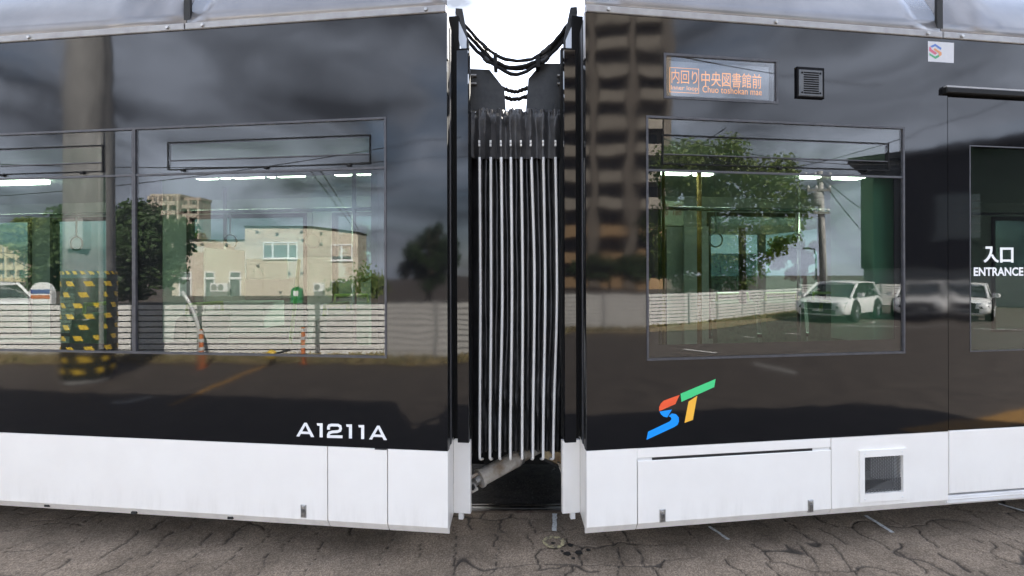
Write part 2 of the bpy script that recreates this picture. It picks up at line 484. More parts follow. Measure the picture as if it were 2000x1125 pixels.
g = MB().add([(-300,-300,-0.03),(300,-300,-0.03),(300,300,-0.03),(-300,300,-0.03)], [(0,1,2,3)])
struct(g.build('ground', ROAD))

# the cracked pavement in front of the tram: a fine sheet with real cracks
nx, ny = 1080, 230
gx = np.linspace(-5.4, 5.4, nx); gt = np.linspace(0, 1, ny)
X, T = np.meshgrid(gx, gt)
Y = 1.9 + T*(1.64 + curve_y(X))
H = road_h(X, Y)
ck, halo = crack_field(X, Y)
V = np.stack([X, Y, H], -1).reshape(-1, 3)
idx = np.arange(nx*ny).reshape(ny, nx)
F = np.stack([idx[:-1,:-1], idx[:-1,1:], idx[1:,1:], idx[1:,:-1]], -1).reshape(-1, 4)
me = bpy.data.meshes.new('pavement')
me.vertices.add(len(V)); me.vertices.foreach_set('co', V.ravel().astype(np.float32))
me.loops.add(F.size); me.loops.foreach_set('vertex_index', F.ravel().astype(np.int32))
me.polygons.add(len(F)); me.polygons.foreach_set('loop_start', np.arange(0, F.size, 4).astype(np.int32))
me.polygons.foreach_set('loop_total', np.full(len(F), 4, np.int32))
at = me.attributes.new('dirt', 'FLOAT', 'POINT')
at.data.foreach_set('value', np.clip(ck*1.2 + 0.22*halo*vnoise(X,Y,40,7), 0, 0.9).ravel().astype(np.float32))
me.update(); me.validate()
me.polygons.foreach_set('use_smooth', [True]*len(me.polygons))
me.materials.append(PAVE)
pavement = bpy.data.objects.new('pavement', me); COL.objects.link(pavement); struct(pavement)

# carriageway and lot behind the camera
g = MB().add([(-60,-60,-0.012),(60,-60,-0.012),(60,1.95,-0.012),(-60,1.95,-0.012)], [(0,1,2,3)])
struct(g.build('road', ROAD))
# track bed and rails
TRACKBED = vary(pbsdf('oily_track_bed', (0.02, 0.017, 0.015), 0.9), 10, (0.012, 0.010, 0.009), (0.04, 0.034, 0.03), bump=0.8, bscale=40, dist=0.02)
def ribbon(y0, y1, z0, z1, xs, zt=None):
    mb = MB()
    for i in range(len(xs)-1):
        a, b = xs[i], xs[i+1]; ca, cb = curve_y(a), curve_y(b)
        mb.add([(a,y0+ca,z0),(b,y0+cb,z0),(b,y1+cb,z0),(a,y1+ca,z0),(a,y0+ca,z1),(b,y0+cb,z1),(b,y1+cb,z1),(a,y1+ca,z1)],
               [(4,5,6,7),(0,1,5,4),(2,3,7,6)])
    return mb
xs = [i*0.5 for i in range(-16, 17)]
struct(ribbon(3.68, 6.2, -0.2, -0.012, xs).build('track_bed', TRACKBED))
CONC_EDGE = vary(pbsdf('rusty_concrete_edge', (0.16, 0.1, 0.07), 0.9), 14, (0.09, 0.055, 0.04), (0.2, 0.15, 0.11), bump=0.5, bscale=60)
struct(ribbon(3.545, 3.575, -0.1, -0.004, xs).build('track_edge', CONC_EDGE))
RAILM = vary(pbsdf('rail_steel', (0.05, 0.045, 0.04), 0.4, 0.6), 20, (0.02, 0.018, 0.016), (0.07, 0.06, 0.05))
RAILTOP = pbsdf('polished_rail_head', (0.10, 0.095, 0.09), 0.4, 0.7)
for k, yy in enumerate((3.62, 4.69)):
    rl = empty('rail', ['near grooved steel tram rail under the gap between the cars', 'far steel tram rail under the gap, in the dark'][k], 'rail', (0, yy, 0), 0, 'rails of the tram track', True)
    ribbon(yy-0.035, yy+0.03, -0.14, -0.006, xs).build('rail_head', RAILM, rl)
    ribbon(yy-0.012, yy+0.006, -0.05, -0.003, xs).build('running_edge', RAILTOP, rl)
    ribbon(yy+0.045, yy+0.062, -0.14, -0.004, xs).build('guard_lip', RAILM, rl)
# marks on the pavement (paint and oil), children of the pavement
def pave_xy(px, py):
    r = ray(px, py); t = -CAM_H/r.z
    return r.x*t, r.y*t
MARKW = vary(pbsdf('worn_white_paint', (0.5, 0.5, 0.48), 0.8), 60, (0.35, 0.34, 0.32), (0.75, 0.75, 0.73), lo=0.34, hi=0.5)
MARKY = vary(pbsdf('worn_yellow_paint', (0.42, 0.36, 0.2), 0.8), 45, (0.2, 0.165, 0.125), (0.62, 0.54, 0.3), lo=0.42, hi=0.6)
OIL = pbsdf('oil_stain', (0.02, 0.018, 0.016), 0.6)
def sheet(poly, name, mat, z=0.004):
    mb = MB(); xs_ = np.array([p[0] for p in poly]); ys_ = np.array([p[1] for p in poly])
    h = float(road_h(xs_, ys_).max()) + z
    mb.add([(p[0], p[1], h) for p in poly], [tuple(range(len(poly)))])
    return mb.build(name, mat, pavement)
def stripe(p0, p1, w):
    a, b = Vector(pave_xy(*p0)), Vector(pave_xy(*p1))
    d = (b-a).normalized(); nrm = Vector((-d.y, d.x))*w/2
    n = 8; L1 = []; L2 = []
    for i in range(n+1):
        q = a+(b-a)*i/n
        L1.append(tuple(q+nrm*random.uniform(0.7,1.15))); L2.append(tuple(q-nrm*random.uniform(0.7,1.15)))
    poly = L1+L2[::-1]
    ar = sum(poly[i][0]*poly[(i+1)%len(poly)][1]-poly[(i+1)%len(poly)][0]*poly[i][1] for i in range(len(poly)))
    return poly if ar > 0 else poly[::-1]
sheet(stripe((1083,1038),(1083,1004), 0.035), 'painted_mark', MARKW)
sheet(stripe((1424,1056),(1385,1030), 0.025), 'painted_mark', MARKW)
sheet(stripe((1744,1042),(1690,1008), 0.028), 'painted_mark', MARKW)
sheet(stripe((2040,1010),(1950,985), 0.028), 'painted_mark', MARKW)
def blob(px, py, rx, n=18, jit=0.2, k=1.0):
    c = pave_xy(px, py)
    return [(c[0]+rx*random.uniform(1-jit,1+jit)*math.cos(2*math.pi*i/n), c[1]+k*rx*random.uniform(1-jit,1+jit)*math.sin(2*math.pi*i/n)) for i in range(n)]
c = pave_xy(1082, 1060); mb = MB(); n = 28
h = float(road_h(np.array([c[0]]), np.array([c[1]]))[0]) + 0.006
o1 = [(c[0]+0.072*random.uniform(.93,1.05)*math.cos(2*math.pi*i/n), c[1]+0.072*random.uniform(.93,1.05)*math.sin(2*math.pi*i/n), h) for i in range(n)]
o2 = [(c[0]+0.047*random.uniform(.9,1.08)*math.cos(2*math.pi*i/n), c[1]+0.047*random.uniform(.9,1.08)*math.sin(2*math.pi*i/n), h) for i in range(n)]
mb.add(o1+o2, [(i, (i+1)%n, n+(i+1)%n, n+i) for i in range(n)]).build('painted_ring', MARKY, pavement)
for (px, py, rr) in [(1080,1062,.013),(1114,1066,.018),(1108,1083,.022),(1131,1081,.024),(1149,1076,.015),(1120,1092,.012),(1098,1078,.01)]:
    sheet(blob(px,py,rr), 'oil_spot', OIL)

# ================================================================== TRAM CARS
Z_TOP, Z_TRIM, Z_BLACK, Z_LIP, Z_BOT = 3.098, 3.138, 0.668, 0.245, 0.20
LEN = 7.2
SETB = 0.27
tram_l = empty('tram_car', 'black and white tram car marked A1211A, left of the bellows', 'tram', EL, -AL, 'joined tram cars')
tram_r = empty('tram_car', 'black and white tram car with ST logo and entrance door, right of the bellows', 'tram', ER, AR, 'joined tram cars')

def stroke(path, w):
    """2D mitred ribbon -> list of quads"""
    P = [Vector(p) for p in path]; Lp = []; Rp = []
    for i, p in enumerate(P):
        d0 = (p - P[i-1]).normalized() if i else (P[1]-p).normalized()
        d1 = (P[i+1]-p).normalized() if i < len(P)-1 else d0
        n0 = Vector((-d0.y, d0.x)); n1 = Vector((-d1.y, d1.x)); m = (n0+n1).normalized()
        k = w/2/max(0.4, m.dot(n0))
        Lp.append(p+m*k); Rp.append(p-m*k)
    return [[tuple(Lp[i]), tuple(Rp[i]), tuple(Rp[i+1]), tuple(Lp[i+1])] for i in range(len(P)-1)]
def ccw(poly):
    n = len(poly); a = sum(poly[i][0]*poly[(i+1)%n][1]-poly[(i+1)%n][0]*poly[i][1] for i in range(n))
    return poly if a > 0 else poly[::-1]
def flat(mb, poly, y):
    poly = ccw(poly); mb.add([(p[0], y, p[1]) for p in poly], [tuple(range(len(poly)))])
def decal(car, parent, name, mat, polys, zoom, org, y=-0.0015):
    mb = MB()
    for po in polys:
        flat(mb, [car.p(org[0]+q[0]/zoom, org[1]+q[1]/zoom) for q in po], y)
    return mb.build(name, mat, parent)
def rect_px(car, x0, x1, y0, y1, depth=0.0):
    """photograph rectangle -> local (x0,x1,z0,z1)"""
    cx, cy = (x0+x1)/2, (y0+y1)/2
    a = car.p(x0, cy, depth)[0]; b = car.p(x1, cy, depth)[0]
    return (a, b, car.p(cx, y1, depth)[1], car.p(cx, y0, depth)[1])
def inset(r, d): return (r[0]+d, r[1]-d, r[2]+d, r[3]-d)

def window(root, r, clear, vent, rail_z, seal=0.010):
    """a glazed opening: seal, black border behind the glass, pane above and below a rail, tilting vent"""
    w = MB().ring(inset(r, -0.002), inset(r, seal), -0.0045, 0.03).build('window', SEAL, root)
    q = inset(r, seal*0.6)
    MB().box(q[0], q[1], 0.004, 0.009, q[2], rail_z-0.006).build('pane', GLASS, w)
    MB().box(q[0], q[1], 0.004, 0.009, rail_z+0.006, q[3]).build('upper_pane', GLASS, w)
    MB().box(r[0]+seal, r[1]-seal, -0.001, 0.012, rail_z-0.006, rail_z+0.006).build('glazing_bar', SEAL, w)
    hs = [clear]
    if vent:
        vc = (vent[0]+0.012, vent[1]-0.012, vent[2]+(vent[3]-vent[2])*0.36, vent[3]-0.012)
        hs.append(vc)
    MB().holes(r[0], r[1], r[2], r[3], hs, 0.013, 0.017).build('black_border', FRIT, w)
    MB().box(r[0], r[1], 0.0185, 0.0205, r[2], r[3]).build('tint_film', FILM, w)
    if vent:
        MB().ring(vent, inset(vent, 0.005), -0.003, 0.0035).build('vent_frame', RUBBER, w)
        MB().box(vent[0]+0.008, vent[1]-0.008, -0.0022, 0.0033, vc[2]-0.006, vc[2]-0.001).build('vent_rail', SEAL, w)
        for k in (0.08, 0.5, 0.9):
            xx = vent[0]+(vent[1]-vent[0])*k
            MB().bbox(xx-0.012, xx+0.012, -0.008, 0.003, vent[2]-0.011, vent[2]+0.001, 0.002).build('vent_stop', RUBBER, w)
    return w

def skirt_panel(x0, x1, z1=None, depth=0.04, lip=True, y0=0.0):
    z1 = Z_BLACK if z1 is None else z1
    mb = MB(); b = 0.003
    prof = [(y0+b, z1), (y0, z1-b), (y0, Z_LIP), (y0+0.028, Z_BOT), (y0+depth, Z_BOT), (y0+depth, z1)]
    n = len(prof)
    vs = [(x0, p[0], p[1]) for p in prof] + [(x1, p[0], p[1]) for p in prof]
    fs = [tuple(range(n)), tuple(range(2*n-1, n-1, -1))]
    for i in range(n):
        j = (i+1) % n
        fs.append((i, n+i, n+j, j))
    mb.add(vs, [f[::-1] for f in fs])
    return mb

def latch(root, car, px, py):
    x, z = car.p(px, py)
    l = MB().bbox(x-0.017, x+0.017, -0.006, 0.004, z-0.037, z+0.037, 0.003).build('latch', ZINC, root)
    MB().bbox(x-0.011, x+0.011, -0.011, -0.005, z-0.030, z+0.012, 0.003).build('latch_tongue', pb_dark, l)
    MB().lathe([(0.0001, -0.013), (0.007, -0.012), (0.008, -0.005)], (x, 0, z+0.023), 10, 'y').build('lock_cylinder', ZINC, l)
pb_dark = vary(pbsdf('tarnished_latch', (0.16, 0.15, 0.14), 0.4, 0.6), 40, (0.1, 0.095, 0.09), (0.25, 0.24, 0.22))

def shell(root, s):
    """roof, far wall, floor, ceiling, end bulkhead. s=-1: car runs to -x, s=+1: to +x"""
    a, b = (-LEN, 0) if s < 0 else (0, LEN)
    a2, b2 = (a, b-0.42) if s < 0 else (a+0.42, b)
    # roof with cove profile
    prof = [(0.06, Z_TRIM+0.004), (0.36, 3.62), (1.9, 3.62), (2.22, Z_TRIM), (2.22, 3.05), (0.06, 3.05)]
    n = len(prof)
    ta = lambda y: (0.42*y) if s > 0 else 0
    tb = lambda y: (0.42*y) if s < 0 else 0
    mb = MB().add([(a+0.01+ta(p[0]), p[0], p[1]) for p in prof]+[(b-0.01-tb(p[0]), p[0], p[1]) for p in prof],
                  [tuple(range(n)), tuple(range(2*n-1, n-1, -1))]+[(i, (i+1)%n, n+(i+1)%n, n+i) for i in range(n)])
    mb.build('roof', DARKMETAL, root)
    # far wall with windows
    hs = [(s*k+(0 if s > 0 else -1.35), s*k+(1.35 if s > 0 else 0), 0.98, 2.28) for k in (0.42, 2.05, 3.7, 5.3)] if s < 0 else \
         [(0.42, 0.86, 0.62, 2.1), (1.02, 1.5, 0.62, 2.1), (1.95, 3.3, 0.98, 2.28), (3.7, 5.05, 0.98, 2.28), (5.4, 6.7, 0.98, 2.28)]
    fw = MB().holes(a2, b2, 0.3, 3.04, hs, 2.2, 2.26).build('far_wall', PALE, root)
    for h_ in hs:
        f = MB().ring(inset(h_, -0.002), inset(h_, 0.035), 2.185, 2.262).build('far_window_frame', DARKIN, fw)
        MB().box(h_[0]+0.03, h_[1]-0.03, 2.222, 2.228, h_[2]+0.03, h_[3]-0.03).build('far_pane', FAR_GLASS, fw)
    MB().box(a2, b2, 0.045, 2.199, 0.30, 0.36).build('floor', FLOORM, root)
    MB().box(a2, b2, 0.045, 2.199, 2.44, 2.5).build('ceiling', CEIL, root)
    # underframe and end bulkhead
    MB().box(a2, b2, 0.5, 1.75, 0.235, 0.298).build('underframe', DARKMETAL, root)
    e0, e1 = (-0.46, -0.42) if s < 0 else (0.42, 0.46)
    bh = MB()
    for (y0, y1, z0, z1) in ((0.045, 0.72, 0.24, 2.95), (1.72, 2.19, 0.24, 2.95), (0.72, 1.72, 2.25, 2.95), (0.72, 1.72, 0.24, 0.34)):
        bh.box(e0, e1, y0, y1, z0, z1)
    bh.build('end_bulkhead', DARKMETAL, root)
    MB().box(e0+0.005, e1-0.005, 0.721, 1.719, 0.341, 2.249).build('sun_block_panel', DARKMETAL, root)  # added panel filling the opening, stops sunlight leaking into the gap
    # sill for the far-side lower skirt
    MB().box(a, b, 2.2, 2.24, 0.2, 0.298).build('far_skirt', WHITE, root)

def roofline(root, car, s, seam_px, seam_py, bolts):
    xs_ = car.p(seam_px, seam_py)[0]
    spans = [(-LEN, xs_-0.004), (xs_+0.004, -0.004)] if s < 0 else [(0.004, xs_-0.004), (xs_+0.004, LEN)]
    for (a, b) in spans:
        # cove panel: gently curved sheet leaning inwards
        mb = MB(); m = 6; nn = 10
        for i in range(nn+1):
            x = a+(b-a)*i/nn
            for j in range(m+1):
                t = j/m
                mb.v.append((x, 0.004+0.30*t*t*0.55+0.13*t, Z_TRIM+0.002+0.50*t))
        for i in range(nn):
            for j in range(m):
                k = i*(m+1)+j
                mb.f.append((k, k+m+1, k+m+2, k+1))
        c_ = mb.build('roof_panel', COVE, root, smooth=True)
        so_ = c_.modifiers.new('thickness', 'SOLIDIFY'); so_.thickness = 0.012; so_.offset = -1
        MB().bbox(a, b, -0.010, 0.03, Z_TOP, Z_TRIM, 0.004).build('roof_trim', TRIM, root)
    MB().box(xs_-0.02, xs_+0.02, 0.012, 0.03, Z_TOP, Z_TRIM+0.3).build('roof_seam', SEAM, root)
    for px in bolts:
        x = car.p(px, 40)[0]
        MB().lathe([(0.0001, -0.021), (0.009, -0.020), (0.011, -0.014), (0.011, -0.009)], (x, 0, Z_TOP+0.018), 10, 'y').build('trim_bolt', ZINC, root)

def plan(poly, z0, z1):
    """plan polygon (x,y) extruded in z"""
    n = len(poly); poly = ccw(poly)
    return MB().add([(p[0], p[1], z0) for p in poly]+[(p[0], p[1], z1) for p in poly], [tuple(range(n))[::-1], tuple(range(n, 2*n))]+[(i, (i+1)%n, n+(i+1)%n, n+i) for i in range(n)])
def gap_end(root, car, s):
    """set-back end pieces facing the bellows; s=-1 left car (grows to +x), s=+1 right car"""
    d = -s; tn = math.tan(abs(car.rz)); k = SETB*tn
    def P(*q): return [(d*x, y) for x, y in q]
    # reflective end strip, matte filler, white lower strip with peg
    plan(P((0.041, 0.06), (0.105, 0.06), (0.105, 0.085), (0.041, 0.085)), 0.70, 2.91).build('end_strip', END_BLACK, root)
    plan(P((-k-0.03, SETB+0.012), (0.066, SETB+0.012), (0.066, SETB+0.05), (-k-0.03, SETB+0.05)), 0.66, 3.02).build('end_filler', RUBBER, root)
    plan(P((-k-0.03, SETB+0.013), (0.0, SETB+0.013), (0.0, SETB+0.05), (-k-0.03, SETB+0.05)), 3.021, 3.22).build('end_cap', RUBBER, root)
    plan(P((-k+0.001, SETB-0.003), (0.070, SETB-0.003), (0.070, SETB+0.03), (-k+0.001, SETB+0.03)), 0.204, 0.644).build('end_skirt', WHITE, root)
    plan(P((-k+0.03, SETB), (-k+0.058, SETB), (-k+0.058, SETB+0.03), (-k+0.03, SETB+0.03)), 0.165, 0.202).build('end_peg', LIP, root)
    # rubber-faced body corner, its moulding and the skirt's return
    plan(P((-0.0015, 0.002), (0.0, 0.012), (-k, SETB+0.011), (-k-0.03, SETB+0.011), (-0.035, 0.041)), 0.6695, 3.09).build('corner_rubber', RUBBER, root)
    plan(P((-0.10*tn+0.0005, 0.10), (-0.10*tn+0.007, 0.102), (-0.14*tn+0.007, 0.138), (-0.14*tn+0.0005, 0.14)), 0.675, 3.06).build('corner_moulding', SEAL, root)
    plan(P((-0.001, 0.0405), (-0.0405*tn, 0.0405), (-k, SETB-0.004), (-k-0.02, SETB-0.004), (-0.03, 0.0405)), Z_BOT+0.003, Z_BLACK-0.001).build('skirt_return', WHITE, root)
    plan(P((0.0002, -0.003), (0.005, -0.003), (0.003, 0.03), (0.0002, 0.03)), 2.84, 3.10).build('corner_cover', TRIM, root)

# ------------------------------------------------ left car
shell(tram_l, -1)
roofline(tram_l, CL, -1, 362, 48, (330, 398, 833, 60))
zt = CL.p(755, 229)[1]; zb = CL.p(752, 699)[1]; zr = CL.p(500, 335)[1]
xa, xb, xc = CL.p(-230, 450)[0], CL.p(262, 450)[0], CL.p(754.5, 450)[0]
wA = (xb+0.001, xc, zb, zt); wB = (xa, xb-0.001, zb, zt)
MB().holes(-LEN, -0.001, Z_BLACK+0.002, Z_TOP-0.002, [(xa, xc, zb, zt)], 0.0, 0.04).build('side_panel', BODY_BLACK, tram_l)
cA = rect_px(CL, 317, 738, 345, 671, 0.015); vA = rect_px(CL, 327, 723, 270, 326)
cB = rect_px(CL, -180, 208, 348, 668, 0.015); vB = rect_px(CL, -180, 201, 290, 341)
window(tram_l, wA, cA, vA, zr); window(tram_l, wB, cB, vB, zr)
x1, x2 = CL.p(640, 950)[0], CL.p(757, 955)[0]
for (a, b, dp) in ((-LEN, x1-0.003, 0.04), (x1+0.003, x2-0.003, 0.04), (x2+0.003, -0.0005, 0.04)):
    skirt_panel(a, b, None, dp).build('skirt_panel', WHITE, tram_l)
for x in (x1, x2):
    MB().box(x-0.02, x+0.02, 0.02, 0.034, Z_BOT+0.03, Z_BLACK-0.02).build('seam_backing', SEAM, tram_l)
MB().box(CL.p(732,878)[0], x2-0.004, -0.0012, 0.003, Z_BLACK-0.006, Z_BLACK+0.002).build('seam_slot', SEAM, tram_l)
latch(tram_l, CL, 593, 998)
for px, py in ((88, 989), (258, 1003), (447, 1013)):
    x, z = CL.p(px, py)
    mb = MB(); mb.box(x-0.014, x+0.018, 0.006, 0.02, z-0.007, z+0.007).build('drain_slot', SEAM, tram_l)
A0 = [[(90,420),(245,155),(268,155),(268,210),(205,325),(178,372),(150,425)], [(268,155),(295,155),(440,435),(375,435),(348,378),(325,330),(268,210)], [(205,325),(325,330),(348,378),(178,372)]]
one = [(490,165),(605,165),(605,440),(545,440),(545,215),(500,212)]
two = stroke([(718,290),(718,240),(735,210),(775,200),(905,203),(945,225),(955,270),(940,310),(895,327),(790,335),(735,352),(716,390),(716,424),(992,430)], 54)
A1 = [[(q[0]+1420, q[1]+58) for q in po] for po in A0]
decal(CL, tram_l, 'number_lettering', LETTER, A0+[one]+two+[[(q[0]+572, q[1]+22) for q in one], [(q[0]+810, q[1]+34) for q in one]]+A1, 10, (570, 810))
gap_end(tram_l, CL, -1)

# ------------------------------------------------ right car
shell(tram_r, 1)
roofline(tram_r, CR, 1, 1840, 66, (1187, 1513, 1809, 1875))
wr = (CR.p(1263, 460)[0], CR.p(1766, 460)[0], CR.p(1500, 697)[1], CR.p(1500, 237)[1])
xd = CR.p(1851, 500)[0]; zd0 = CR.p(1900, 962)[1]; zd1 = CR.p(1900, 186)[1]
disp = rect_px(CR, 1297, 1519, 111, 197)
MB().holes(0.001, LEN, Z_BLACK+0.002, Z_TOP-0.002, [wr, (xd, xd+1.3, 0.3, zd1), disp], 0.0, 0.04).build('side_panel', BODY_BLACK, tram_r)
cR = rect_px(CR, 1285, 1746, 341, 668, 0.015); vR = rect_px(CR, 1294, 1736, 271, 327)
zrR = CR.p(1515, 339)[1]
window(tram_r, wr, cR, vR, zrR)
# door
dw = (CR.p(1897, 485)[0], CR.p(1897, 485)[0]+0.62, CR.p(1945, 686)[1], CR.p(1945, 285)[1])
MB().box(xd+0.0005, xd+0.03, 0.042, 0.06, 0.3, zd1).build('door_gap_seal', SEAM, tram_r)
door = MB().holes(xd+0.014, xd+1.293, Z_BLACK+0.003, zd1-0.012, [dw], 0.009, 0.04).build('door', BODY_BLACK, tram_r)
door['label'] = 'black sliding entrance door with glass pane'
MB().bbox(xd+0.014, xd+1.293, 0.005, 0.04, zd0, Z_BLACK, 0.004).build('door_bottom_panel', WHITE, door)
MB().box(dw[0], dw[1], 0.011, 0.016, dw[2], dw[3]).build('door_pane', GLASS, door)
MB().box(dw[0], dw[1], 0.0185, 0.0205, dw[2], dw[3]).build('tint_film', glass_mat('dark_door_film', (0.27, 0.32, 0.29), 0.0), door)
MB().ring(inset(dw, -0.001), inset(dw, 0.006), 0.0075, 0.0105).build('door_pane_seal', SEAL, door)
MB().bbox(xd-0.035, xd+1.33, -0.03, 0.03, zd1-0.004, zd1+0.032, 0.006).build('door_rail', RUBBER, door)
MB().box(xd-0.03, xd+1.3, -0.024, -0.002, zd1+0.033, zd1+0.043).build('door_rail_edge', TRIM, door)
mb = MB()
zE, hE = CR.p(1950, 539)[1], CR.p(1950, 522)[1]-CR.p(1950, 539)[1]
xe0, xe1 = CR.p(1904, 530)[0], CR.p(2001, 530)[0]
place_text(mb, 'ENTRANCE', xe0, zE, hE*1.0, xe1-xe0, 0.0065, bold=0.03)
mb.build('entrance_lettering', LETTER, door)
kz = lambda pts: [CR.p(1880+q[0]/11.25, 460+q[1]/11.25) for q in pts]
mb = MB()
for q in stroke([(530,265),(655,265),(655,330),(640,400),(600,480),(560,530),(500,575)], 55)+stroke([(668,420),(700,480),(750,540),(815,575)], 52): flat(mb, kz(q), 0.0065)
for q in ([(848,262),(1145,262),(1145,312),(848,312)], [(848,312),(905,312),(905,595),(848,595)], [(1090,312),(1145,312),(1145,595),(1090,595)], [(905,525),(1090,525),(1090,575),(905,575)]): flat(mb, kz(q), 0.0065)
mb.build('kanji_lettering', LETTER, door)
MB().bbox(xd-0.004, xd+1.3, 0.004, 0.05, zd0-0.06, zd0-0.012, 0.003).build('door_sill', LIP, tram_r)
# skirt
xl, xr_ = CR.p(1245, 960)[0], CR.p(1624, 945)[0]
za = CR.p(1435, 890)[1]
gr = rect_px(CR, 1686, 1761, 890, 961); gro = rect_px(CR, 1677, 1768, 877, 977)
skirt_panel(0.0005, xl-0.003, None, 0.04).build('skirt_panel', WHITE, tram_r)
acc = skirt_panel(xl+0.003, xr_-0.003, za, 0.04, y0=0.001).build('access_panel', WHITE, tram_r)
MB().bbox(xl-0.0025, xr_-0.003, 0.0, 0.04, za+0.016, Z_BLACK-0.001, 0.003).build('skirt_rail', WHITE, tram_r)
MB().box(xl+0.003, xr_-0.003, 0.012, 0.03, za-0.02, za+0.02).build('access_slot', LIP, tram_r)
MB().box(CR.p(1275,895)[0], CR.p(1588,885)[0], 0.006, 0.0115, za-0.01, za+0.0155).build('slot_shadow_strip', SEAM, tram_r)
MB().box(xl-0.02, xl+0.02, 0.02, 0.036, Z_BOT+0.03, za).build('seam_backing', SEAM, tram_r)
MB().box(xr_-0.02, xr_+0.02, 0.02, 0.036, Z_BOT+0.03, za).build('seam_backing', SEAM, tram_r)
MB().holes(xr_+0.0008, xd-0.001, Z_LIP, Z_BLACK-0.001, [gr], 0.0, 0.03).build('skirt_panel', WHITE, tram_r)
def lip_bar(a, b, parent, name='skirt_lip', top=None):
    prof = [(0.0006, Z_LIP-0.0005), (0.028, Z_BOT), (0.06, Z_BOT), (0.06, Z_LIP-0.0005)]
    n = len(prof)
    return MB().add([(a, p[0], p[1]) for p in prof]+[(b, p[0], p[1]) for p in prof], [tuple(range(n))[::-1], tuple(range(n, 2*n))]+[((i+1)%n, n+(i+1)%n, n+i, i)[::-1] for i in range(n)]).build(name, WHITE, parent)
lip_bar(xr_+0.0008, LEN, tram_r)
MB().box(xd+0.0, LEN, 0.03, 0.06, Z_LIP, zd0-0.064).build('sill_skirt', WHITE, tram_r)
MB().bbox(xd+1.3, LEN, 0.0, 0.03, Z_LIP, Z_BLACK-0.001).build('skirt_panel', WHITE, tram_r)
latch(tram_r, CR, 1294, 1007); latch(tram_r, CR, 1583, 988)
# vent grille
vg = MB().ring(gro, gr, -0.012, 0.001).build('vent_grille', WHITE, tram_r)
mb = MB(); nxg, nzg = 11, 14
wx, wz = (gr[1]-gr[0])/nxg, (gr[3]-gr[2])/nzg
def clipbar(mb, x0, z0, dx, dz, t, y0, y1):
    # bar through (x0,z0) direction (dx,dz) clipped to the opening
    t0, t1 = -9, 9
    for p, d_, lo, hi in ((x0, dx, gr[0], gr[1]), (z0, dz, gr[2], gr[3])):
        a_, b_ = sorted(((lo-p)/d_, (hi-p)/d_)); t0 = max(t0, a_); t1 = min(t1, b_)
    if t1-t0 < 1e-3: return
    l = math.hypot(dx, dz); nx_, nz_ = -dz/l*t/2, dx/l*t/2
    a = (x0+dx*t0, z0+dz*t0); b = (x0+dx*t1, z0+dz*t1)
    mb.prism([(a[0]+nx_, a[1]+nz_), (a[0]-nx_, a[1]-nz_), (b[0]-nx_, b[1]-nz_), (b[0]+nx_, b[1]+nz_)], y0, y1)
for i in range(-nzg, nxg+nzg+1):
    clipbar(mb, gr[0]+i*wx*1.0, gr[2], wx, wz*0.55, 0.0036, 0.003, 0.006)
    clipbar(mb, gr[0]+i*wx*1.0, gr[2], -wx, wz*0.55, 0.0036, 0.0062, 0.009)
for i in range(1, 30):
    clipbar(mb, gr[0], gr[2]+i*wz*0.55, wx, wz*0.55, 0.0036, 0.003, 0.006)
    clipbar(mb, gr[1], gr[2]+i*wz*0.55, -wx, wz*0.55, 0.0036, 0.0062, 0.009)
MESHM = pbsdf('grille_mesh_metal', (0.13, 0.13, 0.13), 0.5, 0.3)
mb.build('mesh_screen', MESHM, vg, kind='stuff')
dk = MB()
dk.box(gr[0]-0.01, gr[1]+0.01, 0.22, 0.23, gr[2]-0.02, gr[3]+0.02); dk.box(gr[0]-0.014, gr[0]-0.004, 0.031, 0.22, gr[2]-0.02, gr[3]+0.02)
dk.box(gr[0]-0.01, gr[1]+0.01, 0.031, 0.22, gr[3]+0.004, gr[3]+0.012); dk.box(gr[0]-0.01, gr[1]+0.01, 0.031, 0.22, gr[2]-0.014, gr[2]-0.004)
dk.build('duct', FRIT, vg)
MB().add([(gr[0]+0.62*(gr[1]-gr[0]), 0.12, gr[2]-0.003), (gr[1]+0.003, 0.033, gr[2]-0.003), (gr[1]+0.003, 0.033, gr[3]+0.003), (gr[0]+0.62*(gr[1]-gr[0]), 0.12, gr[3]+0.003)], [(0,1,2,3)]).build('duct_baffle', pbsdf('duct_baffle_grey', (0.7, 0.7, 0.7), 0.5), vg)
for sx in (0.1, 0.9):
    for sz in (0.06, 0.94):
        MB().lathe([(0.0001, -0.0145), (0.004, -0.014), (0.005, -0.0115)], (gro[0]+sx*(gro[1]-gro[0]), 0, gro[2]+sz*(gro[3]-gro[2])), 8, 'y').build('screw', LIP, vg)
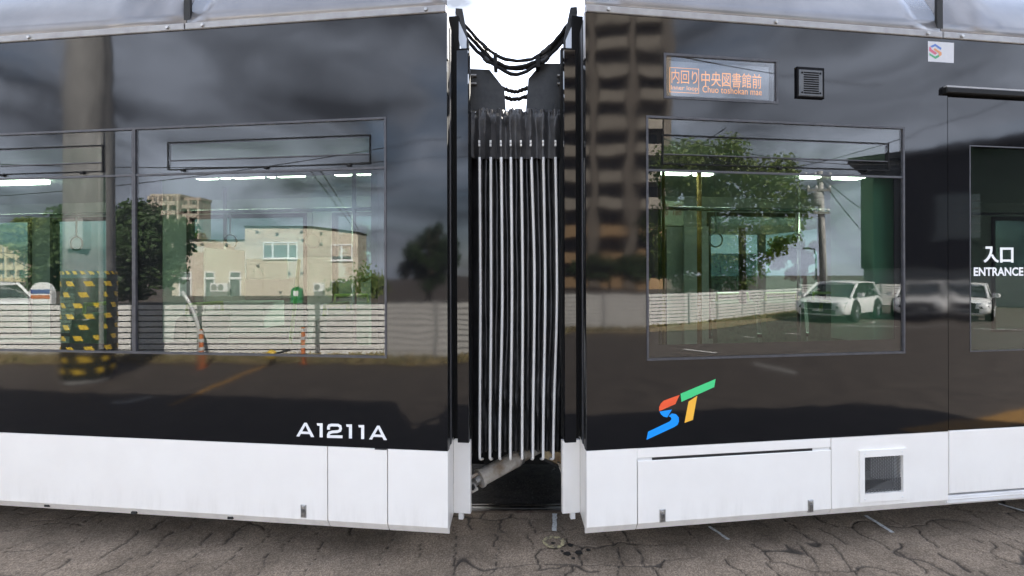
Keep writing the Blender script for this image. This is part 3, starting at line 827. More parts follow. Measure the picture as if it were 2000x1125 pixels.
# destination display
SCREEN = vary(pbsdf('display_screen', (0.1, 0.115, 0.13), 0.4), 6, (0.095, 0.11, 0.13), (0.12, 0.135, 0.155))
LED = pbsdf('orange_led', (0.5, 0.2, 0.05), 0.5, emis=(1.0, 0.42, 0.14), estr=0.11)
dd = MB().ring(inset(disp, -0.002), inset(disp, 0.012), -0.004, 0.035).build('destination_display', SEAL, tram_r)
MB().box(disp[0], disp[1], 0.045, 0.05, disp[2], disp[3]).build('display_backing', FRIT, dd)
scr = rect_px(CR, 1313, 1508, 121, 187)
MB().box(scr[0], scr[1], 0.03, 0.044, scr[2], scr[3]).build('screen', SCREEN, dd)
MB().box(disp[0]+0.006, disp[1]-0.006, 0.004, 0.008, disp[2]+0.006, disp[3]-0.006).build('display_glass', glass_mat('display_glass', (0.95, 0.96, 0.97), 0.07), dd)
mb = MB()
def led(body, x0, x1, ytop, ybot, bold=0.0):
    c0 = CR.p(x0, (ytop+ybot)/2); c1 = CR.p(x1, (ytop+ybot)/2)
    za_, zb_ = CR.p((x0+x1)/2, ybot)[1], CR.p((x0+x1)/2, ytop)[1]
    place_text(mb, body, c0[0], za_, zb_-za_, c1[0]-c0[0], 0.0285, bold)
led('内回り', 1316, 1367, 133, 160); led('中央図書館前', 1375, 1493, 138, 167)
led('Inner loop', 1315, 1368, 164, 175); led('Chuo toshokan mae', 1377, 1494, 167, 180)
bxr = rect_px(CR, 1312, 1370, 129, 178)
mb.ring(bxr, inset(bxr, 0.003), 0.0282, 0.0284)
mb.build('led_lettering', LED, dd)
# loudspeaker
sp = rect_px(CR, 1554, 1607, 133, 193)
spk = MB().bbox(sp[0], sp[1], -0.016, -0.0005, sp[2], sp[3], 0.004).build('speaker', FRIT, tram_r)
SPK = vary(pbsdf('speaker_plate_grey', (0.13, 0.135, 0.14), 0.35), 30, (0.07, 0.074, 0.08), (0.1, 0.104, 0.11))
q = (sp[0]+0.008, sp[1]-0.016, sp[2]+0.008, sp[3]-0.018)
MB().bbox(q[0], q[1], -0.021, -0.0165, q[2], q[3], 0.004).build('speaker_plate', SPK, spk)
sx0, sx1 = q[0]+0.028, q[1]-0.028
for i in range(10):
    z = q[2]+0.018+i*(q[3]-q[2]-0.036)/9
    MB().bbox(sx0, sx1, -0.0235, -0.0212, z-0.0035, z+0.0035, 0.001).build('speaker_slot', FRIT, spk)
for sx in (q[0]+0.018, q[1]-0.018):
    for sz in (q[2]+0.02, q[3]-0.02):
        MB().lathe([(0.0001, -0.025), (0.005, -0.0245), (0.006, -0.0212)], (sx, 0, sz), 8, 'y').build('screw', FRIT, spk)
# sticker
O = (1800, 70); Zm = 18.74
stk = decal(CR, tram_r, 'sticker', pbsdf('sticker_white', (0.5, 0.5, 0.52), 0.4), [[(220,195),(1180,260),(1170,1000),(225,940)]], Zm, O, -0.0012)
for nm, colr, po in (('blue', (0.08,0.16,0.42), [(300,385),(485,295),(720,450),(690,520),(485,380),(375,435)]),
                     ('red', (0.5,0.1,0.16), [(268,405),(345,432),(345,485),(560,640),(485,700),(262,550)]),
                     ('orange', (0.55,0.24,0.1), [(440,462),(490,462),(722,610),(722,705),(640,765),(612,690),(612,640),(435,520)]),
                     ('green', (0.06,0.3,0.13), [(272,630),(485,762),(608,695),(638,770),(500,850),(280,712)])):
    decal(CR, stk, 'emblem_piece', pbsdf('sticker_'+nm, colr, 0.4), [po], Zm, O, -0.002)
# ST logo
O = (1200, 700); Zm = 3.125
for nm, colr, pos in (('green', (0.06,0.62,0.22), [[(403,215),(617,125),(608,175),(408,265)]]),
                      ('red', (0.85,0.11,0.035), [[(398,222),(372,278),(273,322),(272,298),(282,275),(300,258),(330,246)]]),
                      ('blue', (0.0,0.30,0.95), [[(275,324),(350,312),(322,360),(300,355),(283,340)], [(350,335),(375,340),(392,360),(393,385),(385,405),(365,418),(195,497),(205,447),(335,385),(347,372),(345,360),(330,352)]]),
                      ('yellow', (0.93,0.48,0.05), [[(505,228),(478,375),(427,393),(452,262)]])):
    decal(CR, tram_r, 'logo_piece', pbsdf('logo_'+nm, colr, 0.4), pos, Zm, O, -0.0015)
gap_end(tram_r, CR, 1)

# ------------------------------------------------ interiors
def lamps(root, car, segs, depth):
    for (a, b, py) in segs:
        x0 = car.p(a+2, py, depth)[0]; x1 = car.p(b-2, py, depth)[0]
        MB().bbox(x0, x1, depth-0.035, depth+0.04, 2.408, 2.438, 0.005).build('ceiling_lamp', LAMP, root)
lamps(tram_l, CL, [(383,421,352),(428,446,352),(453,513,352),(521,534,352),(541,593,352),(652,686,352),(695,725,352),(-100,90,352)], 0.95)
lamps(tram_r, CR, [(1284,1348,350),(1356,1392,350),(1566,1600,350),(1630,1686,350)], 0.95)
def seat(root, x, y, rz=0, w=0.44):
    s_ = empty('seat'); s_.parent = root; s_.location = (x, y, 0.36); s_.rotation_euler = (0, 0, rz)
    MB().bbox(-w/2, w/2, -0.22, 0.22, 0.36, 0.44, 0.03).build('cushion', SEATM, s_)
    mb = MB(); prof = [(-0.2, 0.46), (-0.23, 0.5), (-0.29, 1.0), (-0.26, 1.02), (-0.2, 0.98), (-0.14, 0.5)]
    mb.add([(-w/2, p[0], p[1]) for p in prof]+[(w/2, p[0], p[1]) for p in prof], [tuple(range(6)), tuple(range(11,5,-1))]+[(i, 6+i, 6+(i+1)%6, (i+1)%6) for i in range(6)])
    mb.build('backrest', SEATM, s_)
    MB().tube([(-w/2+0.04, -0.25, 1.0), (-w/2+0.05, -0.25, 1.08), (w/2-0.05, -0.25, 1.08), (w/2-0.04, -0.25, 1.0)], 0.014, 8).build('seat_handle', POLE_G, s_)
    MB().box(-w/2+0.05, w/2-0.05, -0.15, 0.15, 0.0, 0.36).build('seat_base', PALE, s_)
for x in (-0.72, -1.55): seat(tram_l, x, 1.9, math.pi)
for x in (-1.2, -2.2, -3.0): seat(tram_l, x, 0.62, math.pi/2)
for x in (2.2, 2.75, 3.3): seat(tram_r, x, 1.9, math.pi)
seat(tram_r, 1.75, 0.5, math.pi/2)
def grab(root, pts, mat, r=0.016, name='grab_pole'): return MB().tube(pts, r, 8).build(name, mat, root, smooth=True)
def pole_at(root, car, px, depth, mat, z0=0.36, z1=2.44, r=0.016):
    x = car.p(px, 535, depth)[0]; return grab(root, [(x, depth, z0), (x, depth, z1)], mat, r)
pole_at(tram_l, CL, 692, 0.6, POLE_S); pole_at(tram_l, CL, 440, 1.5, POLE_S)
pole_at(tram_r, CR, 1366, 0.9, POLE_Y, r=0.018); pole_at(tram_r, CR, 1296, 0.5, POLE_Y, r=0.012); pole_at(tram_r, CR, 1560, 1.2, POLE_S)
grab(tram_l, [(-6.8, 0.6, 2.1), (-0.3, 0.6, 2.1)], POLE_S, 0.014, 'hand_rail'); grab(tram_r, [(0.3, 0.6, 2.1), (6.8, 0.6, 2.1)], POLE_S, 0.014, 'hand_rail')
cx = CL.p(565, 560, 0.4)[0]
grab(tram_l, [(cx-0.03, 0.4, 0.95), (cx+0.0, 0.4, 1.15), (cx+0.04, 0.4, 1.45), (cx+0.07, 0.4, 1.75)], POLE_G, 0.012)
for root, s in ((tram_l, -1), (tram_r, 1)):
    for k in range(5):
        x = s*(0.5+0.62*k)
        st = MB().tube([(x, 0.6, 2.09), (x, 0.6, 1.93)], 0.006, 6).build('strap', PALE, root)
        MB().tube([(x+0.05*math.sin(a), 0.6, 1.885+0.05*math.cos(a)) for a in [i*math.pi/6 for i in range(13)]], 0.006, 6).build('strap_ring', PALE, st)
# interior panels seen through the clear glass
def inner_px(root, car, x0, x1, y0, y1, depth, mat, name, t=0.03):
    r = rect_px(car, x0, x1, y0, y1, depth)
    return MB().bbox(r[0], r[1], depth, depth+t, r[2], r[3], 0.006).build(name, mat, root)
inner_px(tram_r, CR, 1706, 1748, 345, 672, 0.1, pbsdf('partition_green', (0.62, 0.82, 0.7), 0.5), 'partition', 0.35)
FSIGN = pbsdf('fare_board', (0.3, 0.33, 0.27), 0.5)
fb = inner_px(tram_r, CR, 1281, 1336, 392, 442, 1.3, FSIGN, 'fare_board')
mb = MB()
for body, x0, x1, y0, y1 in (('270  360', 1289, 1331, 399, 408), ('130  180', 1289, 1331, 411, 420)):
    r = rect_px(CR, x0, x1, y0, y1, 1.295); place_text(mb, body, r[0], r[2], r[3]-r[2], r[1]-r[0], 1.296)
mb.build('fare_lettering', pbsdf('dark_red_print', (0.2, 0.03, 0.03), 0.5), fb)
inner_px(tram_r, CR, 1336, 1385, 442, 680, 2.1, PALE, 'door_post'); inner_px(tram_r, CR, 1446, 1458, 445, 680, 2.1, DARKIN, 'door_post')
inner_px(tram_l, CL, 400, 515, 590, 640, 1.2, PALE, 'luggage_ledge', 0.3)
inner_px(tram_l, CL, 397, 402, 484, 640, 1.1, PALE, 'seat_screen', 0.5)
inner_px(tram_l, CL, 480, 560, 505, 545, 2.05, PALE, 'notice_board')

# ================================================================== BELLOWS between the cars
bel = empty('gangway_bellows', 'black pleated gangway bellows with eight white ribs between the tram cars', 'bellows', (0.03, 3.2, 0.5), 0, None, True)
BD = 3.17   # depth of the rib tips
top_x = [937,959,979,998,1018,1037,1061,1085]; mid_x = [938,959,981,1000,1021,1044,1065,1088]; bot_x = [936,956,975,996,1019,1040,1060,1080]
def rib_px(k, t):   # t: 0 bottom .. 1 top
    if t < 0.5: a, b, u = bot_x[k], mid_x[k], t*2
    else: a, b, u = mid_x[k], top_x[k], t*2-1
    u = u*u*(3-2*u)
    return a+(b-a)*u
def bx_at(k, t): return (rib_px(k, t)-1000)/1000*BD
zB, zT = CAM_H+(535-893)/1000*BD, CAM_H+(535-212)/1000*BD
rows = 64
mb = MB(); ncol = 0
for j in range(rows+1):
    t = j/rows; z = zB+(zT-zB)*t
    ridges = [bx_at(k, t) for k in range(8)]
    pts = [(-0.275, BD+0.16)]
    edges = [-0.255]+ridges+[0.335]
    for k in range(8):
        x = ridges[k]; xn = ridges[k+1] if k < 7 else 0.322; xp = ridges[k-1] if k else -0.262
        wob = 0.006*math.sin(9*t+k*1.7)+0.004*math.sin(23*t+k*2.9)
        if k == 0: pts += [(x-(x-xp)*0.5+wob, BD+0.09)]
        g_ = xn-x; wy_ = 0.008*math.sin(5*t+k*2.1)
        pts += [(x-0.010, BD+0.016), (x-0.005, BD+0.006), (x+0.005, BD+0.006), (x+0.010, BD+0.016), (x+g_*0.27, BD+0.085), (x+g_*0.38+wob*0.5, BD+0.062+wy_), (x+g_*0.46+wob*0.5, BD+0.045+wy_), (x+g_*0.56+wob*0.5, BD+0.045+wy_), (x+g_*0.64+wob*0.5, BD+0.062+wy_), (x+g_*0.75, BD+0.085)]
    pts += [(0.342, BD+0.16)]
    tuck = 0.05*max(0, 1-t*9)**2
    for i, (x, y) in enumerate(pts):
        pinch = 0.014*math.sin(31*t+i*1.3)*max(0, 1-abs(t-0.16)*7)
        mb.v.append((x+pinch*0.5, y+tuck+pinch, z))
    ncol = len(pts)
for j in range(rows):
    for i in range(ncol-1):
        a = j*ncol+i
        mb.f.append((a, a+1, a+ncol+1, a+ncol))
smooth_angle(mb.build('bellows_fabric', BELLOWS, bel), 70)
for k in range(8):
    pts = []
    for j in range(0, 49):
        t = j/48*0.86
        pts.append((bx_at(k, t), BD-0.003, zB+(zT-zB)*t))
    # the ribs hook inwards at the bottom
    sgn = (3.5-k)/3.5
    hook = [(pts[0][0]+sgn*0.016*u*u, BD-0.003+0.06*u*u, zB-0.03*u) for u in (1.0, 0.8, 0.6, 0.4, 0.2)]
    rb = MB().tube(hook+pts, 0.0085, 8).build('rib', PIPING, bel, smooth=True)
    for zt_ in (0.0, 0.012, 0.024, 0.04):
        zz = zB+(zT-zB)*(0.80+zt_)
        MB().lathe([(0.0085, -0.004), (0.0095, 0), (0.0085, 0.004)], (bx_at(k, 0.80+zt_), BD-0.003, zz), 8).build('rib_clip', PIPING, rb)
# upper valance of gathered fabric
mb = MB(); nr, nc = 16, 97
xs0, xs1 = (919-1000)/1000*BD, (1102-1000)/1000*BD
zv0, zv1 = CAM_H+(535-309)/1000*BD, CAM_H+(535-203)/1000*BD
rid = [(x-1000)/1000*BD for x in top_x]
for j in range(nr+1):
    t = j/nr
    for i in range(nc):
        x = xs0+(xs1-xs0)*i/(nc-1)
        dmin = min(abs(x-r_) for r_ in rid)
        y = BD-0.012+min(dmin, 0.034)*1.1
        fold = 0.010*math.sin(x*88+2.2*math.sin(x*17)+t*1.5)*t*t + 0.016*math.sin(x*41+1.3+t*3)*t**2
        sag = 0.012*math.cos(x*2*math.pi/0.0655)*(1 if t == 0 else 0)
        z = zv0+(zv1-zv0)*t + (0.010*math.sin(x*63)+0.006*math.sin(x*131+1))*t**3 - (0.012-dmin*0.5)*(1-t)
        mb.v.append((x+0.006*math.sin(x*70+t*9)*t, y+fold+0.13*max(0, t-0.75)**1.5*6, z))
for j in range(nr):
    for i in range(nc-1):
        a = j*nc+i
        mb.f.append((a, a+1, a+nc+1, a+nc))
smooth_angle(mb.build('valance', fabric('valance_fabric', (0.04, 0.039, 0.04)), bel), 75)
for k in range(8):
    x = (top_x[k]-1000)/1000*BD
    for py in (278, 284.5):
        z = CAM_H+(535-py)/1000*BD
        MB().bbox(x-0.006, x+0.006, BD-0.024, BD-0.014, z-0.009, z+0.008, 0.002).build('fabric_tag', PIPING, bel)
# clamp frames at both sides
for s, px in ((-1, 916.5), (1, 1104)):
    x = (px-1000)/1000*3.12
    MB().box(x-0.008, x+0.008, 3.13, 3.4, zB-0.02, zT+0.02).build('clamp_frame', DARKMETAL, bel)
    for i in range(14):
        z = zB+0.1+i*(zT-zB-0.2)/13
        MB().lathe([(0.0001,-0.006),(0.006,-0.005),(0.007,0.001)], (x, 3.13, z), 8, 'y').build('clamp_bolt', ZINC, bel)
# inner tunnel: floor, sides and roof closing off the view behind the folds
MB().box(-0.33, 0.40, 3.36, 3.44, zB+0.03, zT-0.02).build('tunnel_wall', RUBBER, bel)
MB().box(-0.33, 0.40, 4.75, 4.83, zB+0.03, zT-0.02).build('tunnel_wall', RUBBER, bel)
MB().box(-0.30, 0.36, 3.441, 4.749, zB-0.02, zB+0.1).build('tunnel_floor', RUBBER, bel)
MB().box(-0.28, 0.33, 4.3, 4.7, 0.05, zB-0.021).build('daylight_block', RUBBER, bel)  # added dark box, blocks daylight coming through below the bellows
MB().box(-0.33, 0.40, 3.441, 4.749, zT-0.1, zT-0.021).build('tunnel_roof', RUBBER, bel)

MB().box(-0.46, -0.2, 3.56, 3.6, 0.33, 0.62).build('gap_light_block', RUBBER, bel)  # added dark plates at both sides, hide brightness behind the rib ends
MB().box(0.28, 0.46, 3.56, 3.6, 0.33, 0.62).build('gap_light_block', RUBBER, bel)
# brackets, cables, damper
def at_depth(px, py, d): r = ray(px, py); return (r.x*d, CAM_H+r.z*d)
def plate(px_poly, d, t, name, mat, parent=None, label=None, cat=None, group=None, lean=0.0):
    poly = [at_depth(x, y, d) for x, y in px_poly]
    mb = MB().prism(poly, d, d+t)
    o = mb.build(name, mat, parent)
    if label: tag(o, label, cat, group)
    return o
def thing_at(name, label, cat, loc, group=None): return empty(name, label, cat, loc, 0, group, True)
for k, (lab, poly, cover, brk) in enumerate((
    ('black steel roof bracket above the bellows, on the left car', [(914,134),(956,136),(985,173),(988,216),(914,216)],
     [(889,25),(911,74),(911,98),(901,99),(889.5,51)], [(890,16),(903,17),(916,84),(915,125),(911,133),(911,74),(889,25)]),
    ('black steel roof bracket above the bellows, on the right car', [(1104,124),(1057,124),(1032,154),(1027,216),(1104,216)],
     [(1128,24),(1105,78),(1105,99),(1115,99),(1128,52)], [(1127,13),(1114,14),(1103,70),(1101,118),(1105,122),(1106,78),(1128,24)]))):
    c_ = at_depth(*poly[0], 3.35)
    b_ = thing_at('roof_bracket', lab, 'bracket', (c_[0], 3.35, 2.7), 'brackets above the bellows')
    plate(poly, 3.35, 0.03, 'bracket_plate', DARKMETAL, b_)
    plate(brk, 3.14, 0.10, 'bracket_arm', DARKMETAL, b_)
    plate(cover, 3.12, 0.015, 'cover_plate', pbsdf('pale_cover_plate', (0.5, 0.52, 0.55), 0.3, 0.3), b_)
    for yy in (148, 164):
        p0 = at_depth(poly[0][0]+(8 if k == 0 else -8), yy, 3.34)
        MB().bbox(p0[0]-0.025, p0[0]+0.03, 3.325, 3.349, p0[1]-0.006, p0[1]+0.006, 0.003).build('bracket_rib', TRIM, b_)
def cat_curve(pts_px, d, n=24):
    P = [Vector((at_depth(x, y, d)[0], d, at_depth(x, y, d)[1])) for x, y in pts_px]
    out = []
    P = [P[0]*2-P[1]]+P+[P[-1]*2-P[-2]]
    for i in range(1, len(P)-2):
        for j in range(n//(len(P)-3)):
            t = j/(n//(len(P)-3)); a, b, c, d_ = P[i-1], P[i], P[i+1], P[i+2]
            out.append(0.5*((2*b)+(c-a)*t+(2*a-5*b+4*c-d_)*t*t+(3*b-a-3*c+d_)*t**3))
    out.append(P[-2])
    return out
cables = [([(908,50),(938,82),(968,107),(1009,119),(1049,111),(1082,82),(1111,46)], 3.26, 0.011, 'uppermost black cable sagging across the gap between the tram roofs'),
          ([(908,60),(940,95),(967,120),(1006,132),(1049,119),(1080,90),(1109,56)], 3.28, 0.0125, 'middle black cable sagging across the gap between the tram roofs'),
          ([(910,64),(942,100),(969,124),(1008,136),(1050,122),(1079,95),(1108,62)], 3.31, 0.009, 'thin black cable clipped under the middle roof cable'),
          ([(910,74),(940,108),(968,129),(1009,145),(1049,127),(1078,104),(1106,72)], 3.27, 0.012, 'lowest sagging black cable of the bundle between the roofs'),
          ([(980,172),(1006,179),(1034,171)], 3.42, 0.013, 'upper short black hose just above the bellows'),
          ([(980,188),(1006,194),(1034,187)], 3.44, 0.014, 'lower short black hose just above the bellows')]
for pts, d, r, lab in cables:
    cc = [q+Vector((random.uniform(-.003,.003), random.uniform(-.004,.004), random.uniform(-.004,.004))) for q in cat_curve(pts, d)]
    cb = MB().tube(cc, [r*random.uniform(0.88, 1.14) for _ in cc], 8).build('cable', RUBBER, smooth=True)
    for f_ in ((0.2, 0.27), (0.7, 0.76)) if len(pts) > 4 else ():
        i0, i1 = int(f_[0]*len(cc)), max(int(f_[0]*len(cc))+1, int(f_[1]*len(cc)))
        MB().tube(cc[i0:i1+1], r*1.45, 8).build('cable_sleeve', DARKMETAL, cb)
    tag(cb, lab, 'cable', 'cables between the tram roofs')
for px, y0, y1, lab in ((967, 103, 133, 'black tie strap holding the roof cables on the left'), (1050, 108, 131, 'black tie strap holding the roof cables on the right')):
    a, b = at_depth(px, y0, 3.25), at_depth(px+1, y1, 3.25)
    tag(MB().prism([(a[0]-0.012, a[1]), (a[0]+0.012, a[1]), (b[0]+0.012, b[1]), (b[0]-0.012, b[1])], 3.245, 3.325).build('cable_tie', RUBBER), lab, 'cable tie', 'ties on the roof cables')
# damper
dp = thing_at('damper', 'dirty white hydraulic damper slanting under the bellows', 'damper', (-0.25, 3.36, 0.25))
a = at_depth(938, 934, 3.36); b = at_depth(1035, 882, 3.6)
pa, pb_ = Vector((a[0], 3.36, a[1])), Vector((b[0], 3.6, b[1]))
axis = (pb_-pa)
MB().tube([pa+axis*0.0, pa+axis*0.03, pa+axis*0.03, pa+axis*0.72, pa+axis*0.72, pa+axis*1.2], [0.05, 0.055, 0.055, 0.055, 0.042, 0.042], 18).build('damper_cylinder', DIRTY_WHITE, dp)
MB().tube([pa+axis*0.73, pa+axis*0.8], 0.05, 18).build('damper_collar', ZINC, dp)
MB().tube([pa-axis*0.02, pa+axis*0.025], 0.062, 18).build('damper_cap', DIRTY_WHITE, dp)
MB().tube([pa-axis*0.62, pa-axis*0.02], 0.032, 12).build('damper_rod', ZINC, dp)
q = pa-axis*0.13
MB().tube([q+Vector((0,-0.075,0)), q+Vector((0,0.06,0))], 0.028, 12).build('pivot_bolt', ZINC, dp)
MB().tube([q+Vector((0,-0.092,0)), q+Vector((0,-0.075,0))], 0.018, 6).build('pivot_nut', DARKMETAL, dp)
for dz in (-0.045, 0.05):
    m_ = MB().tube([pa-axis*0.7+Vector((0,-0.03,dz)), pa-axis*0.05+Vector((0,-0.03,dz))], 0.012, 6).build('fork_arm', DIRTY_WHITE, dp)
rb_ = thing_at('anchor_bracket', 'rusty yellowish anchor bracket under the right end of the bellows', 'bracket', (0.3, 3.45, 0.3))
plate([(1058,880),(1100,884),(1100,925),(1088,908),(1060,897)], 3.42, 0.05, 'anchor_plate', RUSTY, rb_)
plate([(1088,903),(1100,908),(1106,945),(1098,930)], 3.40, 0.02, 'anchor_leg', DIRTY_WHITE, rb_)
plate([(1062,896),(1092,910),(1092,914),(1062,900)], 3.40, 0.02, 'anchor_edge', DARKMETAL, rb_)
# loose stones and bits between the rails
STONE = vary(pbsdf('track_grit', (0.09, 0.08, 0.07), 0.9), 30, (0.025, 0.022, 0.02), (0.07, 0.065, 0.06))
mb = MB()
for i in range(110):
    x, y = random.gauss(0.12, 0.13), random.gauss(3.95, 0.1); s = random.uniform(0.003, 0.009)
    ico = [(s,0,0),(-s,0,0),(0,s*random.uniform(.6,1.2),0),(0,-s,0),(0,0,s*.7),(0,0,-s*.7)]
    mb.add([(x+v[0], y+v[1], -0.01+v[2]) for v in ico], [(0,2,4),(2,1,4),(1,3,4),(3,0,4),(2,0,5),(1,2,5),(3,1,5),(0,3,5)])
o = mb.build('grit', STONE, kind='stuff'); o['label'] = 'small grit scattered on the dark track bed'; o['category'] = 'grit'

# ================================================================== THE STREET BEHIND THE CAMERA (seen mirrored in the tram)
# things are laid out in the mirror's own frame (lateral vx, distance vy, height z) and reflected into their real place
def mthing(name, label, cat, tf, vx, vy, group=None):
    loc = tf((vx, vy, 0))
    return empty(name, label, cat, (loc[0], loc[1], 0), 0, group, True)
FENCE = vary(pbsdf('pale_fence_slat', (0.52, 0.51, 0.49), 0.5), 4, (0.56, 0.55, 0.53), (0.66, 0.65, 0.63), stretch=(1, 1, 6))
FPOST = pbsdf('grey_fence_post', (0.3, 0.3, 0.3), 0.5)
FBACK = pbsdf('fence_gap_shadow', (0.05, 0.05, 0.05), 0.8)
def fence(tf, pts, spacing, label, hgt=1.06, n=9, z0=0.02):
    """pts: polyline in mirror-frame (vx,vy)"""
    root = mthing('slat_fence', label, 'fence', tf, *pts[0], group='pale slat fences round the lot')
    for (a, b) in zip(pts[:-1], pts[1:]):
        a, b = Vector(a), Vector(b); ln = (b-a).length; k = max(1, round(ln/spacing)); d = (b-a)/ln; nr_ = Vector((d.y, -d.x))
        if nr_.y > 0: nr_ = -nr_
        def bar(p, q, w0, w1, z0_, z1_):
            vs = [(p+nr_*w0).to_tuple()+(z0_,), (q+nr_*w0).to_tuple()+(z0_,), (q+nr_*w1).to_tuple()+(z0_,), (p+nr_*w1).to_tuple()+(z0_,)]
            vs += [(v[0], v[1], z1_) for v in vs[:4]]
            return MB().add(vs, [(0,3,2,1),(4,5,6,7),(0,1,5,4),(1,2,6,5),(2,3,7,6),(3,0,4,7)] if (d.x*nr_.y-d.y*nr_.x) > 0 else [(0,1,2,3),(7,6,5,4),(4,5,1,0),(5,6,2,1),(6,7,3,2),(7,4,0,3)])
        for i in range(k+1):
            p = a+d*(ln*i/k)
            if i < k:
                q = a+d*(ln*(i+1)/k)
                for s_ in range(n):
                    zz = z0+0.02+s_*(hgt-0.03)/n
                    bar(p+d*0.045, q-d*0.045, 0.0, 0.022+random.uniform(-.003,.003), zz, zz+(hgt-0.03)/n-0.026).build('slat', FENCE, root, tf)
                bar(p, q, -0.03, -0.012, z0+0.02, z0+hgt-0.01).build('gap_shadow_sheet', FBACK, root, tf)  # added dark sheet, its colour stands in for shade between the slats
            bar(p-d*0.04, p+d*0.04, -0.03, 0.04, 0, z0+hgt+0.01).build('post', FPOST, root, tf)
    return root
FD = 10.3
fence(TL, [(VX(-420, FD), FD), (VX(155, FD), FD), (VX(390, FD), FD), (VX(620, FD), FD), (VX(850, FD), FD), (VX(1000, FD), FD+0.3)], 2.42, 'pale slat fence in front of the beige house')
fence(TR, [(VX(1080, 14.6), 14.6), (VX(1345, 16.6), 16.6), (VX(1565, 22.2), 22.2)], 1.85, 'pale slat fence below the big leafy tree', 1.02)
fence(TR, [(VX(1565, 26), 26.2), (VX(2150, 24.5), 24.5)], 2.0, 'pale slat fence behind the parked white cars', 1.1)

# verge of dry grass along the fences
GRASS0 = vary(pbsdf('dry_verge_soil', (0.2, 0.15, 0.08), 0.95), 6, (0.13, 0.1, 0.06), (0.26, 0.2, 0.11), bump=0.5, bscale=40)
def verge(tf, quad):
    mb = MB().add([(p[0], p[1], 0.004) for p in quad], [(0,1,2,3)])
    return struct(mb.build('verge', GRASS0, None, tf))
verge(TL, [(VX(-420,FD-.9), FD-0.9), (VX(1000,FD-.9), FD-0.9), (VX(1000,FD), FD+0.5), (VX(-420,FD), FD+0.5)])
verge(TR, [(VX(1080,13.6), 13.6), (VX(1390,15.0), 15.0), (VX(1345,16.7), 16.8), (VX(1080,14.9), 14.9)])
verge(TR, [(VX(1390,15.0), 15.0), (VX(1590,20.2), 20.2), (VX(1565,22.4), 22.5), (VX(1345,16.7), 16.8)])
BLADE = vary(pbsdf('dry_grass_blades', (0.26, 0.2, 0.09), 0.8), 3, (0.16, 0.15, 0.06), (0.34, 0.26, 0.13))
def tufts(tf, a, b, c, d, n, label):
    mb = MB(); a, b, c, d = map(Vector, (a, b, c, d))
    for i in range(n):
        u, v = random.random(), random.random()**1.5
        p = (a*(1-u)+b*u)*(1-v)+(d*(1-u)+c*u)*v
        h = random.uniform(0.03, 0.13); r = random.uniform(0.02, 0.06); an = random.uniform(0, 6.28); l = random.uniform(-.06, .06)
        mb.add([(p.x-r*math.cos(an), p.y-r*math.sin(an), 0.003), (p.x+r*math.cos(an), p.y+r*math.sin(an), 0.003), (p.x+l, p.y+l, h)], [(0,1,2)])
    o = mb.build('dry_grass', BLADE, None, tf, kind='stuff'); o['label'] = label; o['category'] = 'grass'
tufts(TL, (VX(1000,FD), FD-0.05), (VX(-420,FD), FD-0.05), (VX(-420,FD-.8), FD-0.8), (VX(1000,FD-.8), FD-0.8), 5000, 'dry grass along the fence before the house')
tufts(TR, (VX(1080,14.5), 14.5), (VX(1565,22), 22.1), (VX(1590,20.4), 20.4), (VX(1080,13.7), 13.7), 5000, 'dry grass along the fence under the tree')

# ---------------------------------------------------------------- trees
def leaf_mat(name, c0, c1):
    m = vary(pbsdf(name, c0, 0.6), 1.2, c0, c1, detail=3, lo=0.3, hi=0.7)
    b = m.node_tree.nodes['Principled BSDF']
    t = N(m, 'ShaderNodeBsdfTranslucent'); t.inputs[0].default_value = (c1[0]*1.2, c1[1]*1.4, c1[2], 1)
    mxn = N(m, 'ShaderNodeMixShader'); mxn.inputs[0].default_value = 0.3
    out = [n for n in m.node_tree.nodes if n.type == 'OUTPUT_MATERIAL'][0]
    L(m, b.outputs[0], mxn.inputs[1]); L(m, t.outputs[0], mxn.inputs[2]); L(m, mxn.outputs[0], out.inputs[0])
    return m
BARK = vary(pbsdf('bark', (0.07, 0.055, 0.04), 0.9), 12, (0.04, 0.032, 0.025), (0.1, 0.08, 0.06), bump=0.6, stretch=(1, 1, 0.2))
LEAF_D = leaf_mat('dark_leaves', (0.022, 0.045, 0.014), (0.055, 0.10, 0.025))
LEAF_M = leaf_mat('mid_leaves', (0.06, 0.09, 0.022), (0.17, 0.21, 0.055))
